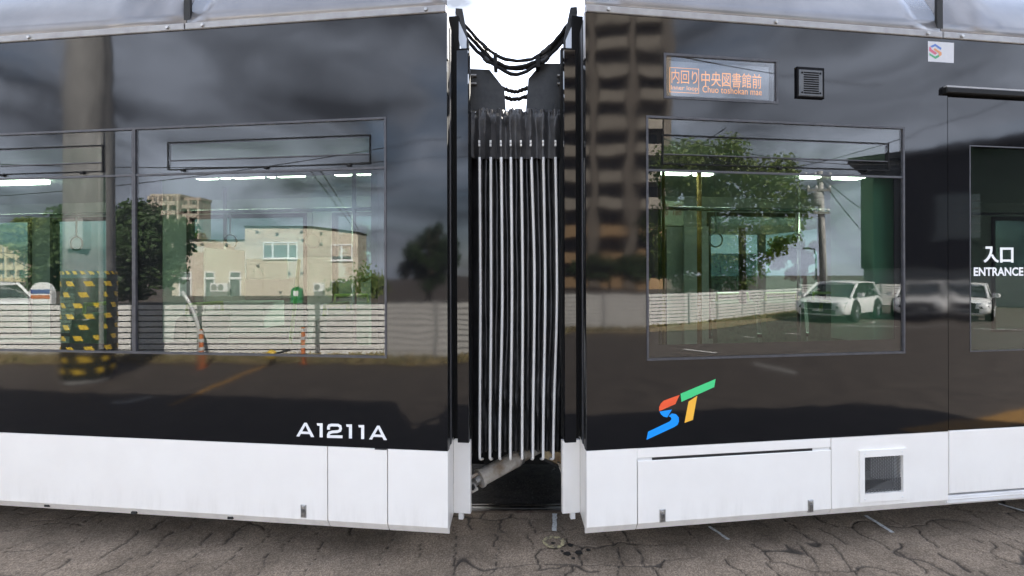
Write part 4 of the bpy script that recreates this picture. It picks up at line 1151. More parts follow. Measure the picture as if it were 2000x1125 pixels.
def tree(tf, vx, vy, h, rx, rz, cz, label, leafm, nleaf, leaf, seed, trunk_r=0.16, group='trees round the lot', lobes=30, skirt=0.0):
    rg = np.random.default_rng(seed)
    root = mthing('tree', label, 'tree', tf, vx, vy, group)
    mb = MB()
    mb.tube([(vx, vy, 0), (vx+0.03, vy, h*0.2), (vx-0.02, vy, h*0.45), (vx, vy, h*0.8)], [trunk_r*1.25, trunk_r, trunk_r*0.75, trunk_r*0.25], 9)
    for i in range(11):
        an = rg.uniform(0, 6.28); z0 = h*rg.uniform(0.25, 0.62); e = 0.75*rx
        mb.tube([(vx, vy, z0), (vx+e*0.45*math.cos(an), vy+e*0.45*math.sin(an), z0+h*0.09), (vx+e*math.cos(an), vy+e*math.sin(an), z0+h*rg.uniform(0.12, 0.26))], [trunk_r*0.4, trunk_r*0.25, 0.02], 6)
    mb.build('trunk', BARK, root, tf, smooth=True)
    # leaf clumps spread over lobes so that the outline is uneven and gaps remain
    C = []
    while len(C) < lobes:
        p = rg.uniform(-1, 1, 3)
        if 0.25 < np.linalg.norm(p) < 1.0: C.append(p)
    C = np.array(C); S = rg.uniform(0.16, 0.36, lobes)
    w = S**2; which = rg.choice(lobes, nleaf, p=w/w.sum())
    dirs = rg.normal(size=(nleaf, 3)); dirs /= np.linalg.norm(dirs, axis=1)[:, None]
    rad = S[which]*rg.uniform(0.35, 1.05, nleaf)
    P = (C[which]+dirs*rad[:, None])*np.array([rx, rx, rz])+np.array([vx, vy, cz])
    P[:, 2] = np.maximum(P[:, 2], 0.35)
    nrm = dirs*0.6+rg.normal(size=(nleaf, 3))*0.6+np.array([0, 0, 0.35]); nrm /= np.linalg.norm(nrm, axis=1)[:, None]
    t1 = np.cross(nrm, rg.normal(size=(nleaf, 3))); t1 /= np.linalg.norm(t1, axis=1)[:, None]; t2 = np.cross(nrm, t1)
    sz = leaf*rg.uniform(0.6, 1.3, nleaf)[:, None]
    Q = np.stack([P-t1*sz*0.5, P+t2*sz*0.42-nrm*sz*0.08, P+t1*sz*0.55, P-t2*sz*0.42-nrm*sz*0.08], 1).reshape(-1, 3)
    mb = MB(); mb.v = [tuple(q) for q in Q.tolist()]; mb.f = [(4*i, 4*i+1, 4*i+2, 4*i+3) for i in range(nleaf)]
    mb.build('crown', leafm, root, tf, kind='stuff')
    return root
d = 24; tree(TL, VX(214, d), d, 5.6, 3.5, 2.2, 2.75, 'dense dark tree left of the beige house', LEAF_D, 26000, 0.2, 3, lobes=46)
d = 24; tree(TR, VX(1402, d), d, 8.2, 3.35, 3.5, 4.1, 'large leafy tree behind the slat fence', LEAF_M, 30000, 0.16, 5, lobes=52)
d = 26; tree(TL, VX(835, d), d, 4.8, 1.5, 1.7, 2.4, 'round bushy tree at the right end of the house', LEAF_D, 14000, 0.16, 9, lobes=40)
d = 48; tree(TR, VX(1190, d), d, 4.6, 4.2, 1.7, 1.9, 'dark hedge-like tree at the foot of the tall apartment block', LEAF_D, 6000, 0.35, 11, lobes=20)
d = 50; tree(TL, VX(85, d), d, 7.5, 4.0, 2.4, 4.2, 'distant tree standing beside the concrete pole', LEAF_M, 7000, 0.35, 13, lobes=24)
def shrub(tf, vx, vy, r, h, label, seed):
    rg = np.random.default_rng(seed); root = mthing('shrub', label, 'shrub', tf, vx, vy, 'shrubs along the house')
    mb = MB()
    for i in range(700):
        p = rg.normal(size=3)*0.42; x, y, z = vx+p[0]*r, vy+p[1]*r, max(0.1, h*(0.5+p[2]*0.55)); s_ = rg.uniform(.06, .16)
        a = rg.uniform(0, 6.28, 2)
        t1 = Vector((math.cos(a[0])*math.cos(a[1]), math.sin(a[0])*math.cos(a[1]), math.sin(a[1]))); t2 = t1.orthogonal().normalized()
        c_ = Vector((x, y, z)); mb.add([c_-t1*s_, c_+t2*s_*.5, c_+t1*s_, c_-t2*s_*.5], [(0,1,2,3)])
    mb.build('foliage', LEAF_M, root, tf, kind='stuff')
    MB().tube([(vx, vy, 0), (vx, vy, h*0.6)], 0.04, 6).build('stem', BARK, root, tf)
for px, dd_, r_, h_, lab in ((668, 36, 1.0, 1.2, 'low shrub under the right windows of the house'), (715, 35, 1.1, 2.2, 'taller green shrub at the right corner of the house'), (735, 40, 1.0, 1.6, 'small shrub past the right corner of the house')):
    shrub(TL, VX(px, dd_), dd_, r_, h_, lab, int(px))

# ---------------------------------------------------------------- buildings
WALL_B = vary(pbsdf('beige_siding', (0.44, 0.39, 0.31), 0.7), 2, (0.53, 0.475, 0.385), (0.6, 0.535, 0.44), stretch=(1, 1, 8))
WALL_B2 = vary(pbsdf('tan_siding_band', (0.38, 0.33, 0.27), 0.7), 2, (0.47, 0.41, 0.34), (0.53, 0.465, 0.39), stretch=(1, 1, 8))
ROOFED = pbsdf('dark_roof_edge', (0.035, 0.03, 0.03), 0.6)
PANE = pbsdf('house_window_pane', (0.16, 0.19, 0.18), 0.08, 0, 1.6)
FRAMEW = pbsdf('white_window_frame', (0.75, 0.75, 0.74), 0.4)
HVENT = pbsdf('vent_hood', (0.2, 0.19, 0.18), 0.5)
CURT = pbsdf('pale_curtain', (0.4, 0.42, 0.37), 0.8)
def wwin(root, tf, x0, x1, z0, z1, y, mull=(), fr=0.09):
    w = MB().ring((x0-fr, x1+fr, z0-fr, z1+fr), (x0, x1, z0, z1), y-0.07, y+0.05).build('window', FRAMEW, root, tf)
    MB().box(x0, x1, y-0.02, y+0.03, z0, z1).build('pane', PANE, w, tf)
    for m_ in mull:
        xm = x0+(x1-x0)*m_
        MB().box(xm-fr*0.7, xm+fr*0.7, y-0.068, y-0.021, z0, z1).build('mullion', FRAMEW, w, tf)
    MB().box(x0-fr-0.04, x1+fr+0.04, y-0.12, y-0.001, z0-fr-0.07, z0-fr-0.002).build('sill', FRAMEW, w, tf)
d = 40
hs_ = mthing('house', 'beige two-storey house with white window frames behind the fence', 'house', TL, VX(540, d), d)
def hx(px): return VX(px, d)
def hz(py): return VZ(py, d)
MB().box(hx(335), hx(483), d, d+9, 0, hz(468)).build('wall', WALL_B, hs_, TL)
mb = MB().prism([(hx(483)+0.002, 0), (hx(702), 0), (hx(702), hz(455)), (hx(612), hz(444)), (hx(483)+0.002, hz(443))], d-0.35, d+1.9)
mb.build('wall', WALL_B, hs_, TL)
MB().box(hx(334), hx(483), d-0.12, d+9.1, hz(468), hz(466)).build('roof_edge', ROOFED, hs_, TL)
MB().prism([(hx(482.5), hz(443)), (hx(612), hz(444)), (hx(703), hz(455)), (hx(703), hz(452.5)), (hx(612), hz(441.3)), (hx(482.5), hz(440.3))], d-0.47, d+2.0).build('roof_edge', ROOFED, hs_, TL)
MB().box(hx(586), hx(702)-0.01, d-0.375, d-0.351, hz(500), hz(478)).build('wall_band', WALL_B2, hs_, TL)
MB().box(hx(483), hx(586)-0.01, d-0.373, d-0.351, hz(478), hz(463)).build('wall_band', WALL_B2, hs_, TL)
wwin(hs_, TL, hx(520), hx(583), hz(502), hz(474), d-0.35, (0.27, 0.75))
wwin(hs_, TL, hx(652), hx(689), hz(506), hz(479), d-0.35, (0.5,))
wwin(hs_, TL, hx(653), hx(688), hz(578), hz(549), d-0.35, (0.68,))
for a, b in ((402, 418), (450, 469), (352, 372)):
    wwin(hs_, TL, hx(a), hx(b), hz(578), hz(545), d, ()); wwin(hs_, TL, hx(a), hx(b), hz(540), hz(531), d, ())
for px, py, dy in ((507,452,.35),(546,456,.35),(593,452,.35),(631,455,.35),(595,468,.35),(631,476,.35),(509,517,.35),(594,532,.35),(569,532,.35),(443,476,0),(396,475,0),(706,523,.35),(552,569,.35)):
    MB().bbox(hx(px)-0.1, hx(px)+0.1, d-dy-0.16, d-dy, hz(py)-0.09, hz(py)+0.09, 0.05).build('vent_hood', HVENT, hs_, TL)
for px in (518, 586, 648):
    MB().tube([(hx(px), d-0.4, 0), (hx(px), d-0.4, hz(455 if px < 600 else 462))], 0.035, 6).build('downpipe', WALL_B2, hs_, TL)
for px, lab in ((433, 'left outdoor air conditioner against the beige house'), (446, 'right outdoor air conditioner against the beige house'), (630, 'small outdoor air conditioner right of the green sign')):
    a_ = mthing('air_conditioner', lab, 'air conditioner', TL, hx(px), d-0.8, 'air conditioners by the house')
    MB().bbox(hx(px)-0.4, hx(px)+0.4, d-0.9, d-0.55, 0.35, 1.0, 0.03).build('casing', FRAMEW, a_, TL)
    MB().lathe([(0.0001,-0.93),(0.22,-0.925),(0.24,-0.905)], (hx(px)-0.1, d, 0.68), 14, 'y').build('fan_guard', HVENT, a_, TL)
    MB().box(hx(px)-0.35, hx(px)+0.35, d-0.88, d-0.6, 0, 0.35).build('stand', HVENT, a_, TL)

# apartment block far behind the dark tree
def block(tf, d, x0, x1, ztop, depth, label, wallc, nfl, bays, cat='building', dark=(0.05,0.045,0.045), low=None, par=None, wide=0.62):
    root = mthing('apartment_block', label, cat, tf, (x0+x1)/2, d, 'apartment blocks in the distance')
    wm = vary(pbsdf(label[:20]+'_wall', wallc, 0.8), 0.6, tuple(c*0.93 for c in wallc), tuple(c*1.06 for c in wallc))
    dm = pbsdf(label[:20]+'_recess', dark, 0.5)
    pm = vary(pbsdf(label[:20]+'_parapet', par or wallc, 0.8), 0.7, tuple(c*0.93 for c in (par or wallc)), tuple(c*1.06 for c in (par or wallc)))
    lm = pbsdf(label[:20]+'_low', low, 0.8) if low else None
    MB().box(x0, x1, d, d+depth, 0, ztop).build('wall', wm, root, tf)
    MB().box(x0-0.2, x1+0.2, d-0.2, d+depth+0.2, ztop, ztop+0.7).build('roof', wm, root, tf)
    fh = ztop/nfl; bw = (x1-x0)/bays
    for f in range(nfl):
        for b in range(bays):
            bx0 = x0+b*bw+bw*(1-wide)/2; bx1 = bx0+bw*wide
            w = MB().box(bx0, bx1, d-0.05, d+0.02, f*fh+0.35, (f+1)*fh-0.3).build('window', dm, root, tf)
            MB().box((bx0+bx1)/2-0.06, (bx0+bx1)/2+0.06, d-0.08, d-0.051, f*fh+0.35, (f+1)*fh-0.3).build('mullion', wm, w, tf)
            m_ = lm if (lm and f < 3) else pm
            MB().box(bx0-bw*0.06, bx1+bw*0.06, d-1.3, d-0.001, f*fh+0.0, f*fh+0.14).build('balcony_slab', wm, root, tf)
            MB().box(bx0-bw*0.06, bx1+bw*0.06, d-1.42, d-1.3, f*fh-0.02, f*fh+fh*0.42).build('balcony_parapet', m_, root, tf)
    for b in range(bays+1):
        xx = x0+b*bw
        MB().box(xx-bw*0.1, xx+bw*0.1, d-1.25, d-0.002, 0, ztop).build('pier', wm, root, tf)
    return root
block(TL, 150, VX(296,150), VX(352,150), VZ(382,150), 6, 'beige apartment block with plain windows above the dark tree', (0.42,0.37,0.3), 9, 3, dark=(0.12,0.12,0.11), wide=0.5)
block(TL, 152, VX(354,152), VX(392,152), VZ(389,152), 5.2, 'taupe apartment block with dark balconies beside the house roof', (0.36,0.30,0.25), 9, 2, wide=0.72)
block(TR, 56, VX(1085,56), VX(1298,56), 40, 16, 'tall apartment tower with stacked balconies left of the leafy tree', (0.2,0.17,0.14), 14, 3, dark=(0.015,0.014,0.015), low=(0.42,0.27,0.14), par=(0.34,0.3,0.25), wide=0.58)
block(TL, 130, VX(-60,130), VX(60,130), VZ(478,130), 20, 'low cream building far off at the left edge', (0.45,0.38,0.25), 3, 6, dark=(0.2,0.2,0.19), wide=0.5)

# dark building on the right
DARKSIDE = vary(pbsdf('charcoal_siding', (0.035, 0.035, 0.04), 0.6), 3, (0.028, 0.028, 0.032), (0.045, 0.045, 0.05), stretch=(1, 1, 10))
GREYW = pbsdf('grey_plinth_wall', (0.3, 0.3, 0.29), 0.8)
db = mthing('dark_building', 'charcoal sided building with an eave and a grey base, behind the parked cars', 'building', TR, VX(1680, 28), 28)
a, b = Vector((VX(1682, 28.5), 28.5)), Vector((VX(2250, 21.5), 21.5))
dirv = (b-a).normalized(); nr_ = Vector((-dirv.y, dirv.x)); nr_ = nr_ if nr_.y > 0 else -nr_
LB = (b-a).length
def db_box(s0, s1, w0, w1, z0, z1, name, mat, par=db):
    P = [a+dirv*s0+nr_*w0, a+dirv*s1+nr_*w0, a+dirv*s1+nr_*w1, a+dirv*s0+nr_*w1]
    return MB().add([(p.x, p.y, z0) for p in P]+[(p.x, p.y, z1) for p in P], [(0,3,2,1),(4,5,6,7),(0,1,5,4),(1,2,6,5),(2,3,7,6),(3,0,4,7)]).build(name, mat, par, TR)
db_box(0, LB, 0, 10, 1.9, 7.7, 'wall', DARKSIDE)
db_box(-0.5, LB, -0.7, 10.4, 7.7, 8.0, 'roof', ROOFED)
db_box(0.1, LB, 0.12, 9.8, 0, 1.898, 'base_wall', GREYW)
for s0, s1, z0, z1 in ((3.2, 5.0, 3.3, 5.6), (7.4, 10.5, 4.6, 6.8), (12, 14.6, 4.2, 6.6)):
    w = db_box(s0, s1, -0.06, 0.05, z0, z1, 'window', DARKIN)
    db_box(s0+0.08, s1-0.08, -0.075, -0.061, z0+0.08, z1-0.08, 'pane', PANE, w)
    for i in range(1, 6):
        zz = z0+(z1-z0)*i/6
        db_box(s0+0.05, s1-0.05, -0.14, -0.10, zz-0.025, zz+0.025, 'grille_bar', HVENT, w)
for i in range(22):
    zz = 2.1+i*0.25
    db_box(0, LB, -0.022, -0.001, zz, zz+0.02, 'siding_lap', DARKSIDE)

# ---------------------------------------------------------------- concrete pole with striped guard
CONC = vary(pbsdf('weathered_concrete', (0.3, 0.29, 0.275), 0.85), 2.5, (0.13, 0.13, 0.13), (0.26, 0.255, 0.25), bump=0.3, bscale=20, stretch=(1, 1, 0.3))
GUARD = pbsdf('dark_pole_guard', (0.02, 0.026, 0.02), 0.45)
YEL = pbsdf('yellow_reflector', (0.55, 0.37, 0.03), 0.5)
pd = 8.1
pvx = VX(174, pd); pr = 0.112*pd*math.cos(math.atan(0.826))/2*0.98
cp = mthing('concrete_pole', 'thick concrete pole with a yellow and black striped guard', 'pole', TL, pvx, pd)
MB().lathe([(pr*0.97, 0), (pr*0.94, 3.5), (pr*0.88, 10.5), (0.001, 10.5)], (pvx, pd, 0), 28).build('shaft', CONC, cp, TL, smooth=True)
zg0, zg1 = 0.06, VZ(527, pd)
MB().lathe([(pr*1.0, zg0), (pr*1.03, zg0+0.02), (pr*1.03, zg1-0.02), (pr*0.99, zg1)], (pvx, pd, 0), 32).build('guard_sleeve', GUARD, cp, TL, smooth=True)
def wrap_patch(a0, a1, z0, z1, skew, r_):
    n = 4; vs = []
    for j, z in enumerate((z0, z1)):
        for i in range(n+1):
            an = a0+(a1-a0)*i/n+skew*j
            vs.append((pvx+r_*math.cos(an), pd+r_*math.sin(an), z))
    return MB().add(vs, [(i, i+1, n+2+i, n+1+i) for i in range(n)])
rowsn = 9
for rw in range(rowsn):
    z = zg0+0.09+rw*(zg1-zg0-0.16)/rowsn
    for k in range(9):
        an = 2*math.pi*(k+0.28*(rw % 3))/9
        wrap_patch(an, an+0.30, z, z+0.075, -0.10, pr*1.04).build('reflector', YEL, cp, TL)
for k in range(22):
    an = 2*math.pi*k/22
    wrap_patch(an, an+0.15, zg1-0.055, zg1-0.005, -0.1, pr*1.045).build('edge_stripe', YEL, cp, TL)
for zz in (0.95, 0.42):
    MB().lathe([(pr*1.045, zz), (pr*1.06, zz+0.012), (pr*1.045, zz+0.024)], (pvx, pd, 0), 28).build('strap_band', DARKIN, cp, TL)
MB().box(pvx-0.05, pvx+0.22, pd-pr-0.05, pd-pr+0.1, 2.05, 2.5).build('notice_plate', GREYW, cp, TL)
MB().tube([(pvx+pr*0.85, pd-0.15, 0.5), (pvx+pr*0.83, pd-0.15, 9)], 0.045, 8).build('conduit', CONC, cp, TL)

# utility pole on the right with crossarms and transformer
ud = 22; up = mthing('utility_pole', 'slim leaning utility pole beside the leafy tree', 'pole', TR, VX(1611, ud), ud)
u0, u1 = Vector((VX(1611, ud), ud, 0)), Vector((VX(1602, ud), ud, VZ(336, ud)))
MB().tube([u0, u1], [0.155, 0.11], 12).build('shaft', vary(pbsdf('pale_concrete', (0.4, 0.39, 0.37), 0.85), 3, (0.34, 0.33, 0.31), (0.46, 0.45, 0.43)), up, TR, smooth=True)
for k, (t, w_) in enumerate(((0.95, 0.8), (0.86, 0.7), (0.7, 0.45))):
    c_ = u0.lerp(u1, t); MB().box(c_.x-w_, c_.x+w_*0.5, ud-0.22, ud-0.16, c_.z-0.05, c_.z+0.05).build('crossarm', HVENT, up, TR)
    for q_ in (-0.9, -0.4, 0.4): MB().lathe([(0.03, 0), (0.06, 0.05), (0.03, 0.16)], (c_.x+w_*q_, ud-0.19, c_.z+0.05), 8).build('insulator', FRAMEW, up, TR)
MB().lathe([(0.001, 0), (0.2, 0), (0.21, 0.08), (0.21, 0.55), (0.001, 0.6)], (VX(1589, ud), ud-0.25, VZ(405, ud)), 14).build('transformer', GREYW, up, TR, smooth=True)
lp = mthing('street_lamp', 'thin street lamp left of the utility pole', 'street lamp', TR, VX(1597, 34), 34)
MB().tube([(VX(1594,34), 34, 0), (VX(1594,34), 34, VZ(500,34)), (VX(1590,34), 34, VZ(488,34)), (VX(1578,34), 34, VZ(486,34))], 0.05, 8).build('post', GREYW, lp, TR)
MB().bbox(VX(1570,34), VX(1580,34), 33.8, 34.1, VZ(488,34), VZ(485,34), 0.03).build('lamp_head', GREYW, lp, TR)

# ---------------------------------------------------------------- overhead wires
WIRE = pbsdf('overhead_wire', (0.015, 0.015, 0.016), 0.5)
def wire(tf, p0, p1, r, sag, label):
    a_, b_ = Vector((VX(p0[0], p0[2]), p0[2], VZ(p0[1], p0[2]))), Vector((VX(p1[0], p1[2]), p1[2], VZ(p1[1], p1[2])))
    pts = []
    for i in range(17):
        t = i/16; q = a_.lerp(b_, t); q.z -= sag*4*t*(1-t); pts.append(q)
    tag(MB().tube(pts, r, 5).build('overhead_wire', WIRE, None, tf), label, 'wire', 'overhead wires over the lot')
wire(TL, (605, 330, 18), (694, 448, 36), 0.02, 0.0, 'left of two wires dropping to the house roof')
wire(TL, (625, 330, 18), (702, 450, 36), 0.02, 0.0, 'right of two wires dropping to the house roof')
wire(TL, (-300, 388, 22), (900, 262, 14), 0.014, 0.5, 'long wire rising to the right across the left windows')
wire(TL, (-300, 300, 14), (980, 298, 16), 0.013, 0.4, 'nearly level wire across the upper left windows')
wire(TL, (-100, 425, 30), (300, 500, 40), 0.025, 0.3, 'wire falling to the right beside the concrete pole')
wire(TL, (-100, 455, 34), (260, 470, 40), 0.025, 0.4, 'lower level wire behind the concrete pole')
wire(TL, (-100, 478, 40), (200, 492, 46), 0.03, 0.4, 'lowest wire behind the concrete pole')
wire(TR, (1260, 96, 9), (1720, 168, 13), 0.012, 0.1, 'wire crossing the destination display')
wire(TR, (1290, 268, 16), (1603, 352, 22), 0.016, 0.3, 'wire from upper left to the utility pole top')
wire(TR, (1250, 345, 18), (1420, 250, 14), 0.013, 0.1, 'wire rising steeply over the leafy tree')
wire(TR, (1320, 270, 16), (1760, 322, 20), 0.013, 0.3, 'sagging wire over the leafy tree crown')
wire(TR, (1545, 330, 22), (1990, 190, 14), 0.014, 0.2, 'wire rising to the right over the dark building')
wire(TR, (1605, 345, 22), (1700, 420, 24), 0.018, 0.1, 'wire falling from the utility pole towards the dark building')
wire(TR, (1605, 352, 22), (1700, 470, 25), 0.018, 0.1, 'second wire falling from the utility pole towards the dark building')
wire(TR, (1300, 415, 40), (1603, 362, 22), 0.02, 0.5, 'low wire behind the leafy tree to the utility pole')

# ---------------------------------------------------------------- delineators, pipe, signs, lock
ORANGE = pbsdf('orange_delineator', (0.45, 0.13, 0.04), 0.45)
SILV = pbsdf('silver_reflective_band', (0.62, 0.62, 0.62), 0.3, 0.3)
for px, dd_, lab in ((591, 9.4, 'orange and silver delineator post near the yellow lock'), (392, 9.1, 'orange and silver delineator post in front of the bent pipe')):
    x = VX(px, dd_); r_ = mthing('delineator', lab, 'delineator', TL, x, dd_, 'delineator posts')
    MB().lathe([(0.001, 0.012), (0.08, 0.012), (0.085, 0.0)][::-1], (x, dd_, 0), 16).build('base', ORANGE, r_, TL)
    MB().lathe([(0.038, 0.01), (0.036, 0.66), (0.028, 0.68), (0.001, 0.68)], (x, dd_, 0), 14).build('post', ORANGE, r_, TL, smooth=True)
    for z in (0.30, 0.45, 0.60): MB().lathe([(0.0395, z), (0.0395, z+0.06)], (x, dd_, 0), 14).build('reflective_band', SILV, r_, TL)
d = 9.8
tag(MB().tube([(VX(355,d), d, VZ(568,d)), (VX(366,d), d, VZ(585,d)), (VX(377,d), d, VZ(608,d)), (VX(385,d), d, VZ(632,d)), (VX(389,d), d, VZ(655,d)), (VX(390,d), d, 0.0)], 0.035, 8).build('bent_pipe', SILV, None, TL, smooth=True), 'bent grey pipe standing in front of the fence', 'pipe')
def round_sign(tf, px0, px1, ptop, d, label, col, bands):
    x0, x1 = VX(px0, d), VX(px1, d); r_ = (x1-x0)/2; cx_ = (x0+x1)/2; zt_ = VZ(ptop, d)
    root = mthing('sign_board', label, 'sign', tf, cx_, d, 'round-topped signs behind the fence')
    poly = [(x0, 0.3), (x1, 0.3)]+[(cx_+r_*math.cos(a_), zt_-r_+r_*math.sin(a_)) for a_ in [i*math.pi/12 for i in range(13)]]
    MB().prism(poly, d, d+0.15).build('board', col, root, tf)
    for (za_, zb_, mt, ins) in bands:
        MB().box(x0+r_*ins, x1-r_*ins, d-0.012, d-0.001, VZ(zb_, d), VZ(za_, d)).build('band', mt, root, tf)
    for sx in (x0+0.1, x1-0.1): MB().tube([(sx, d+0.08, 0), (sx, d+0.08, 0.31)], 0.03, 6).build('leg', HVENT, root, tf)
    return root
BLUE = pbsdf('sign_blue', (0.05, 0.08, 0.25), 0.5); GRN = pbsdf('sign_green', (0.02, 0.16, 0.05), 0.5)
round_sign(TL, 57, 99, 549, 14, 'white round-topped sign with blue and orange bands', FRAMEW, [(563, 571, BLUE, 0.12), (574, 581, ORANGE, 0.12)])
round_sign(TL, 567, 588, 559, 14, 'green round-topped sign behind the fence', GRN, [(567, 577, FRAMEW, 0.55)])
d = 9.3
lk = mthing('wheel_lock', 'yellow parking lock disc with a black handle on the ground', 'lock', TL, VX(530, d), d)
MB().lathe([(0.001, -0.05), (0.075, -0.045), (0.085, 0.0), (0.075, 0.045), (0.001, 0.05)], (VX(529, d), d, 0.2), 18, 'y').build('disc', YEL, lk, TL, smooth=True)
MB().tube([(VX(534, d), d, 0.2), (VX(564, d), d+0.05, 0.275)], [0.018, 0.024], 8).build('handle', RUBBER, lk, TL)
MB().box(VX(527, d), VX(532, d), d-0.05, d+0.05, 0, 0.13).build('foot', RUBBER, lk, TL)

# ---------------------------------------------------------------- parked cars
CARW = pbsdf('white_car_paint', (0.78, 0.78, 0.78), 0.25, coat=0.6)
CGLASS = pbsdf('car_glass', (0.02, 0.028, 0.028), 0.04, 0, 1.6)
TYRE = pbsdf('tyre_rubber', (0.015, 0.015, 0.015), 0.8)
RIM = pbsdf('alloy_rim', (0.4, 0.4, 0.41), 0.3, 0.8)
BLKP = pbsdf('black_car_plastic', (0.015, 0.015, 0.016), 0.4)
HEADL = pbsdf('headlight_lens', (0.5, 0.52, 0.55), 0.1, 0.4)
def loft(mb, rings, close=True):
    n = len(rings[0]); o = len(mb.v)
    for r_ in rings: mb.v += r_
    for i in range(len(rings)-1):
        for k in range(n):
            k2 = (k+1) % n
            mb.f.append((o+i*n+k, o+i*n+k2, o+(i+1)*n+k2, o+(i+1)*n+k))
    mb.f.append(tuple(o+k for k in range(n-1, -1, -1))); mb.f.append(tuple(o+(len(rings)-1)*n+k for k in range(n)))
    return mb
def sec(x, w, zb, zt, crown=0.03):
    h = [(w*0.80, zb), (w*0.97, zb+0.06), (w, zb+(zt-zb)*0.45), (w*0.985, zb+(zt-zb)*0.8), (w*0.90, zt-0.015), (w*0.6, zt+crown*0.7), (w*0.2, zt+crown)]
    return [(x, y, z) for y, z in h]+[(x, -y, z) for y, z in h[::-1]]
def cabin(x, w0, w1, z0, z1):
    h = [(w0, z0), (w0*0.995, z0+(z1-z0)*0.3), (w1+(w0-w1)*0.15, z0+(z1-z0)*0.85), (w1*0.86, z1), (w1*0.4, z1+0.02)]
    return [(x, y, z) for y, z in h]+[(x, -y, z) for y, z in h[::-1]]
def make_car(tf, front, rear, label, hgt=1.72, wid=0.92, length=4.65):
    """front/rear: mirror-frame ground points giving the heading"""
    f, r_ = Vector(tf((*front, 0))).xy, Vector(tf((*rear, 0))).xy
    hd = (f-r_).normalized(); c_ = f-hd*length/2
    root = empty('parked_car', label, 'car', (c_.x, c_.y, 0), math.atan2(hd.y, hd.x), 'white cars parked in the lot')
    hl = length/2; s = hgt/1.72
    body = loft(MB(), [sec(-hl+0.02, wid*0.86, 0.42, 0.86*s), sec(-hl+0.1, wid*0.94, 0.3, 1.0*s), sec(-hl+0.55, wid, 0.24, 1.06*s), sec(-0.6, wid, 0.22, 1.06*s), sec(0.75, wid, 0.22, 1.05*s),
                       sec(1.2, wid, 0.22, 1.03*s), sec(hl-0.55, wid*0.99, 0.22, 0.98*s), sec(hl-0.18, wid*0.95, 0.24, 0.9*s), sec(hl-0.04, wid*0.88, 0.27, 0.78*s), sec(hl, wid*0.8, 0.3, 0.62*s)])
    smooth_angle(body.build('body', CARW, root), 50)
    zb_, zt_ = 1.0*s, hgt-0.07
    cab = loft(MB(), [cabin(-hl+0.18, wid*0.86, wid*0.7, zb_, zb_+0.1), cabin(-hl+0.6, wid*0.9, wid*0.72, zb_, zt_-0.03), cabin(-0.6, wid*0.92, wid*0.74, zb_, zt_), cabin(0.25, wid*0.92, wid*0.73, zb_, zt_-0.02), cabin(1.22, wid*0.9, wid*0.8, zb_, zb_+0.06)])
    smooth_angle(cab.build('windows', CGLASS, root), 40)
    rf = loft(MB(), [[(x, y, z) for y, z in ((w, z0), (w*0.9, z0+0.055), (0, z0+0.08), (-w*0.9, z0+0.055), (-w, z0), (0, z0-0.02))] for x, w, z0 in ((-hl+0.42, wid*0.7, zt_-0.04), (-hl+0.75, wid*0.76, zt_-0.02), (-0.4, wid*0.78, zt_-0.005), (0.2, wid*0.76, zt_-0.02), (0.42, wid*0.7, zt_-0.06))])
    smooth_angle(rf.build('roof', CARW, root), 50)
    for sy in (1, -1):
        MB().tube([(1.26, sy*wid*0.88, zb_+0.02), (0.3, sy*wid*0.755, zt_-0.01)], 0.045, 6).build('pillar', CARW, root)
        MB().tube([(-hl+0.22, sy*wid*0.85, zb_+0.05), (-hl+0.62, sy*wid*0.75, zt_-0.01)], 0.06, 6).build('pillar', CARW, root)
        MB().tube([(-0.25, sy*wid*0.925, zb_), (-0.3, sy*wid*0.765, zt_)], 0.035, 6).build('pillar', BLKP, root)
        mr_ = MB().bbox(0.82, 0.98, sy*(wid+0.1)-0.1, sy*(wid+0.1)+0.1, zb_+0.04, zb_+0.19, 0.04).build('mirror', CARW, root)
        # headlight: slim upper lamp and dark lower pocket with lens
        pts = [(hl-0.06, sy*wid*0.5, 0.84*s), (hl-0.02, sy*wid*0.52, 0.77*s), (hl-0.2, sy*wid*0.93, 0.80*s), (hl-0.3, sy*wid*0.955, 0.86*s)]
        MB().add(pts+[(p[0]+0.05, p[1]*1.02, p[2]) for p in pts], [(0,1,2,3),(7,6,5,4),(0,4,5,1),(1,5,6,2),(2,6,7,3),(3,7,4,0)]).build('headlight', HEADL, root)
        pts = [(hl-0.03, sy*wid*0.62, 0.7*s), (hl+0.0, sy*wid*0.64, 0.6*s), (hl-0.13, sy*wid*0.9, 0.56*s), (hl-0.15, sy*wid*0.92, 0.72*s)]
        MB().add(pts+[(p[0]+0.035, p[1]*1.01, p[2]) for p in pts], [(0,1,2,3),(7,6,5,4),(0,4,5,1),(1,5,6,2),(2,6,7,3),(3,7,4,0)]).build('lamp_pocket', BLKP, root)
        for x in (hl-0.88, -hl+0.85):
            MB().lathe([(0.001, 0.0), (0.40, 0.0), (0.40, 0.012)], (x, sy*(wid+0.004)-0.006, 0.36), 22, 'y').build('wheel_arch', BLKP, root)
            wl = MB().lathe([(0.2, -0.12), (0.33, -0.12), (0.355, -0.09), (0.355, 0.09), (0.33, 0.12), (0.2, 0.12)], (x, sy*(wid-0.07), 0.355), 22, 'y').build('wheel', TYRE, root, smooth=True)
            rm = MB().lathe([(0.001, -0.03), (0.06, -0.03), (0.08, 0.0), (0.205, 0.0)] if sy < 0 else [(0.205, 0.0), (0.08, 0.0), (0.06, 0.03), (0.001, 0.03)], (x, sy*(wid+0.03), 0.355), 20, 'y')
            for k in range(5):
                an = 2*math.pi*k/5
                rm.tube([(x, sy*(wid+0.045), 0.355), (x+0.22*math.cos(an), sy*(wid+0.045), 0.355+0.22*math.sin(an))], 0.025, 5)
            rm.build('rim', RIM, wl)
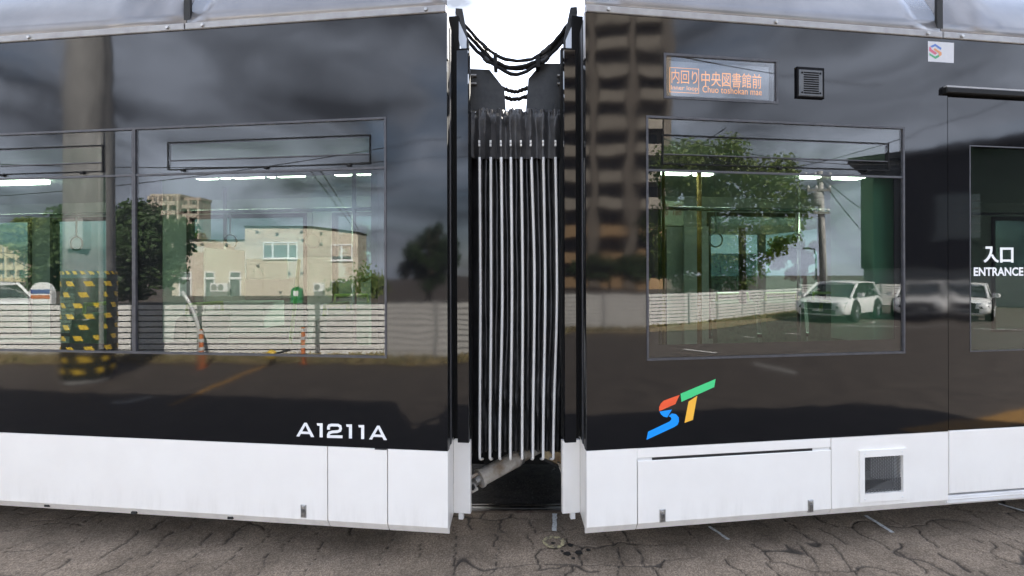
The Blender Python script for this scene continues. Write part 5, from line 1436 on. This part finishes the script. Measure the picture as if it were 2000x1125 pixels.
    MB().bbox(hl-0.06, hl+0.02, -wid*0.5, wid*0.5, 0.58*s, 0.83*s, 0.02).build('grille', BLKP, root)
    MB().box(hl-0.08, hl+0.03, -wid*0.62, wid*0.62, 0.3, 0.44).build('lower_intake', BLKP, root)
    MB().box(hl-0.1, hl+0.04, -wid*0.72, wid*0.72, 0.25, 0.295).build('skid_plate', SILV, root)
    MB().box(hl+0.021, hl+0.035, -0.17, 0.17, 0.47*s, 0.57*s).build('licence_plate', FRAMEW, root)
    return root
make_car(TR, (VX(1598, 17.2), 17.2), (VX(1598, 17.2)+3.1, 17.2+2.5), 'white sport utility car with black grille, parked alone before the fence', 1.38, 0.84, 3.9)
make_car(TR, (VX(1797, 17.6), 17.6), (VX(1812, 22), 22.0), 'white hatchback parked nose out, nearer the utility pole of the pair', 1.3, 0.80, 3.8)
make_car(TR, (VX(1876, 17.4), 17.4), (VX(1893, 22), 22.0), 'white hatchback parked nose out, farther right of the pair', 1.3, 0.80, 3.8)
make_car(TL, (VX(25, 16.5), 16.5), (VX(-60, 18.5), 18.5), 'white car half hidden by the fence, beside the round-topped sign', 1.45, 0.86, 4.3)

# parking lines, painted by the lot
PAINT = vary(pbsdf('lot_white_paint', (0.55, 0.55, 0.53), 0.8), 20, (0.3, 0.29, 0.28), (0.62, 0.62, 0.6))
OPAINT = vary(pbsdf('lot_orange_paint', (0.45, 0.22, 0.04), 0.8), 14, (0.2, 0.12, 0.05), (0.5, 0.26, 0.05))
def gpt(px, py):
    dd_ = CAM_H*1000/(py-535); return (VX(px, dd_), dd_)
def gline(tf, p0, p1, w, mat=PAINT, nm='parking_line'):
    a_, b_ = Vector(gpt(*p0)), Vector(gpt(*p1)); dv = (b_-a_).normalized(); n_ = Vector((-dv.y, dv.x))*w/2
    struct(MB().add([(*(a_-n_), -0.006), (*(b_-n_), -0.006), (*(b_+n_), -0.006), (*(a_+n_), -0.006)], [(0,1,2,3)]).build(nm, mat, None, tf))
gline(TR, (1635, 638), (1860, 640), 0.12); gline(TR, (1900, 644), (2080, 650), 0.12)
gline(TR, (1335, 682), (1400, 690), 0.14); gline(TR, (1470, 715), (1550, 728), 0.12); gline(TR, (1535, 652), (1562, 654), 0.1)
gline(TR, (1450, 658), (1475, 660), 0.1); gline(TR, (1700, 632), (1712, 630), 0.1)
gline(TR, (1790, 848), (2060, 806), 0.35, OPAINT, 'painted_strip')
gline(TL, (330, 790), (520, 712), 0.09, OPAINT, 'painted_strip')
gline(TL, (560, 748), (640, 735), 0.5, ROAD, 'road_patch')
gline(TL, (225, 782), (300, 772), 0.12)

# beyond the tram, seen through its far windows: a stop with a canopy
sh = empty('tram_stop_shelter', 'white tram stop shelter beyond the right car, seen through its windows', 'shelter', (2.2, 8.2, 0), 0.1)
MB().bbox(-2.6, 2.6, -0.8, 0.9, 2.35, 2.5, 0.03).build('canopy', FRAMEW, sh)
for x in (-2.3, 0, 2.3):
    MB().box(x-0.05, x+0.05, 0.6, 0.7, 0, 2.35).build('post', GREYW, sh)
    if x < 2: MB().box(x+0.06, x+2.2, 0.64, 0.66, 0.3, 2.0).build('panel', FAR_GLASS, sh)
MB().box(-3, 3, -1.0, 1.2, 0, 0.18).build('platform', GREYW, sh)
for k, (x, y, s_) in enumerate(((-12, 40, 21), (3, 44, 22), (24, 42, 23), (-28, 45, 24))):
    rg = None
    idt = lambda v: Vector(v)
    tree(idt, x, y, 5.5, 3.0, 2.2, 3.2, ['street tree beyond the left car, seen through its windows', 'street tree straight beyond the bellows', 'street tree beyond the right car, seen through its windows', 'street tree far left beyond the left car'][k], LEAF_M, 5000, 0.3, s_, lobes=22, group='street trees beyond the tram')
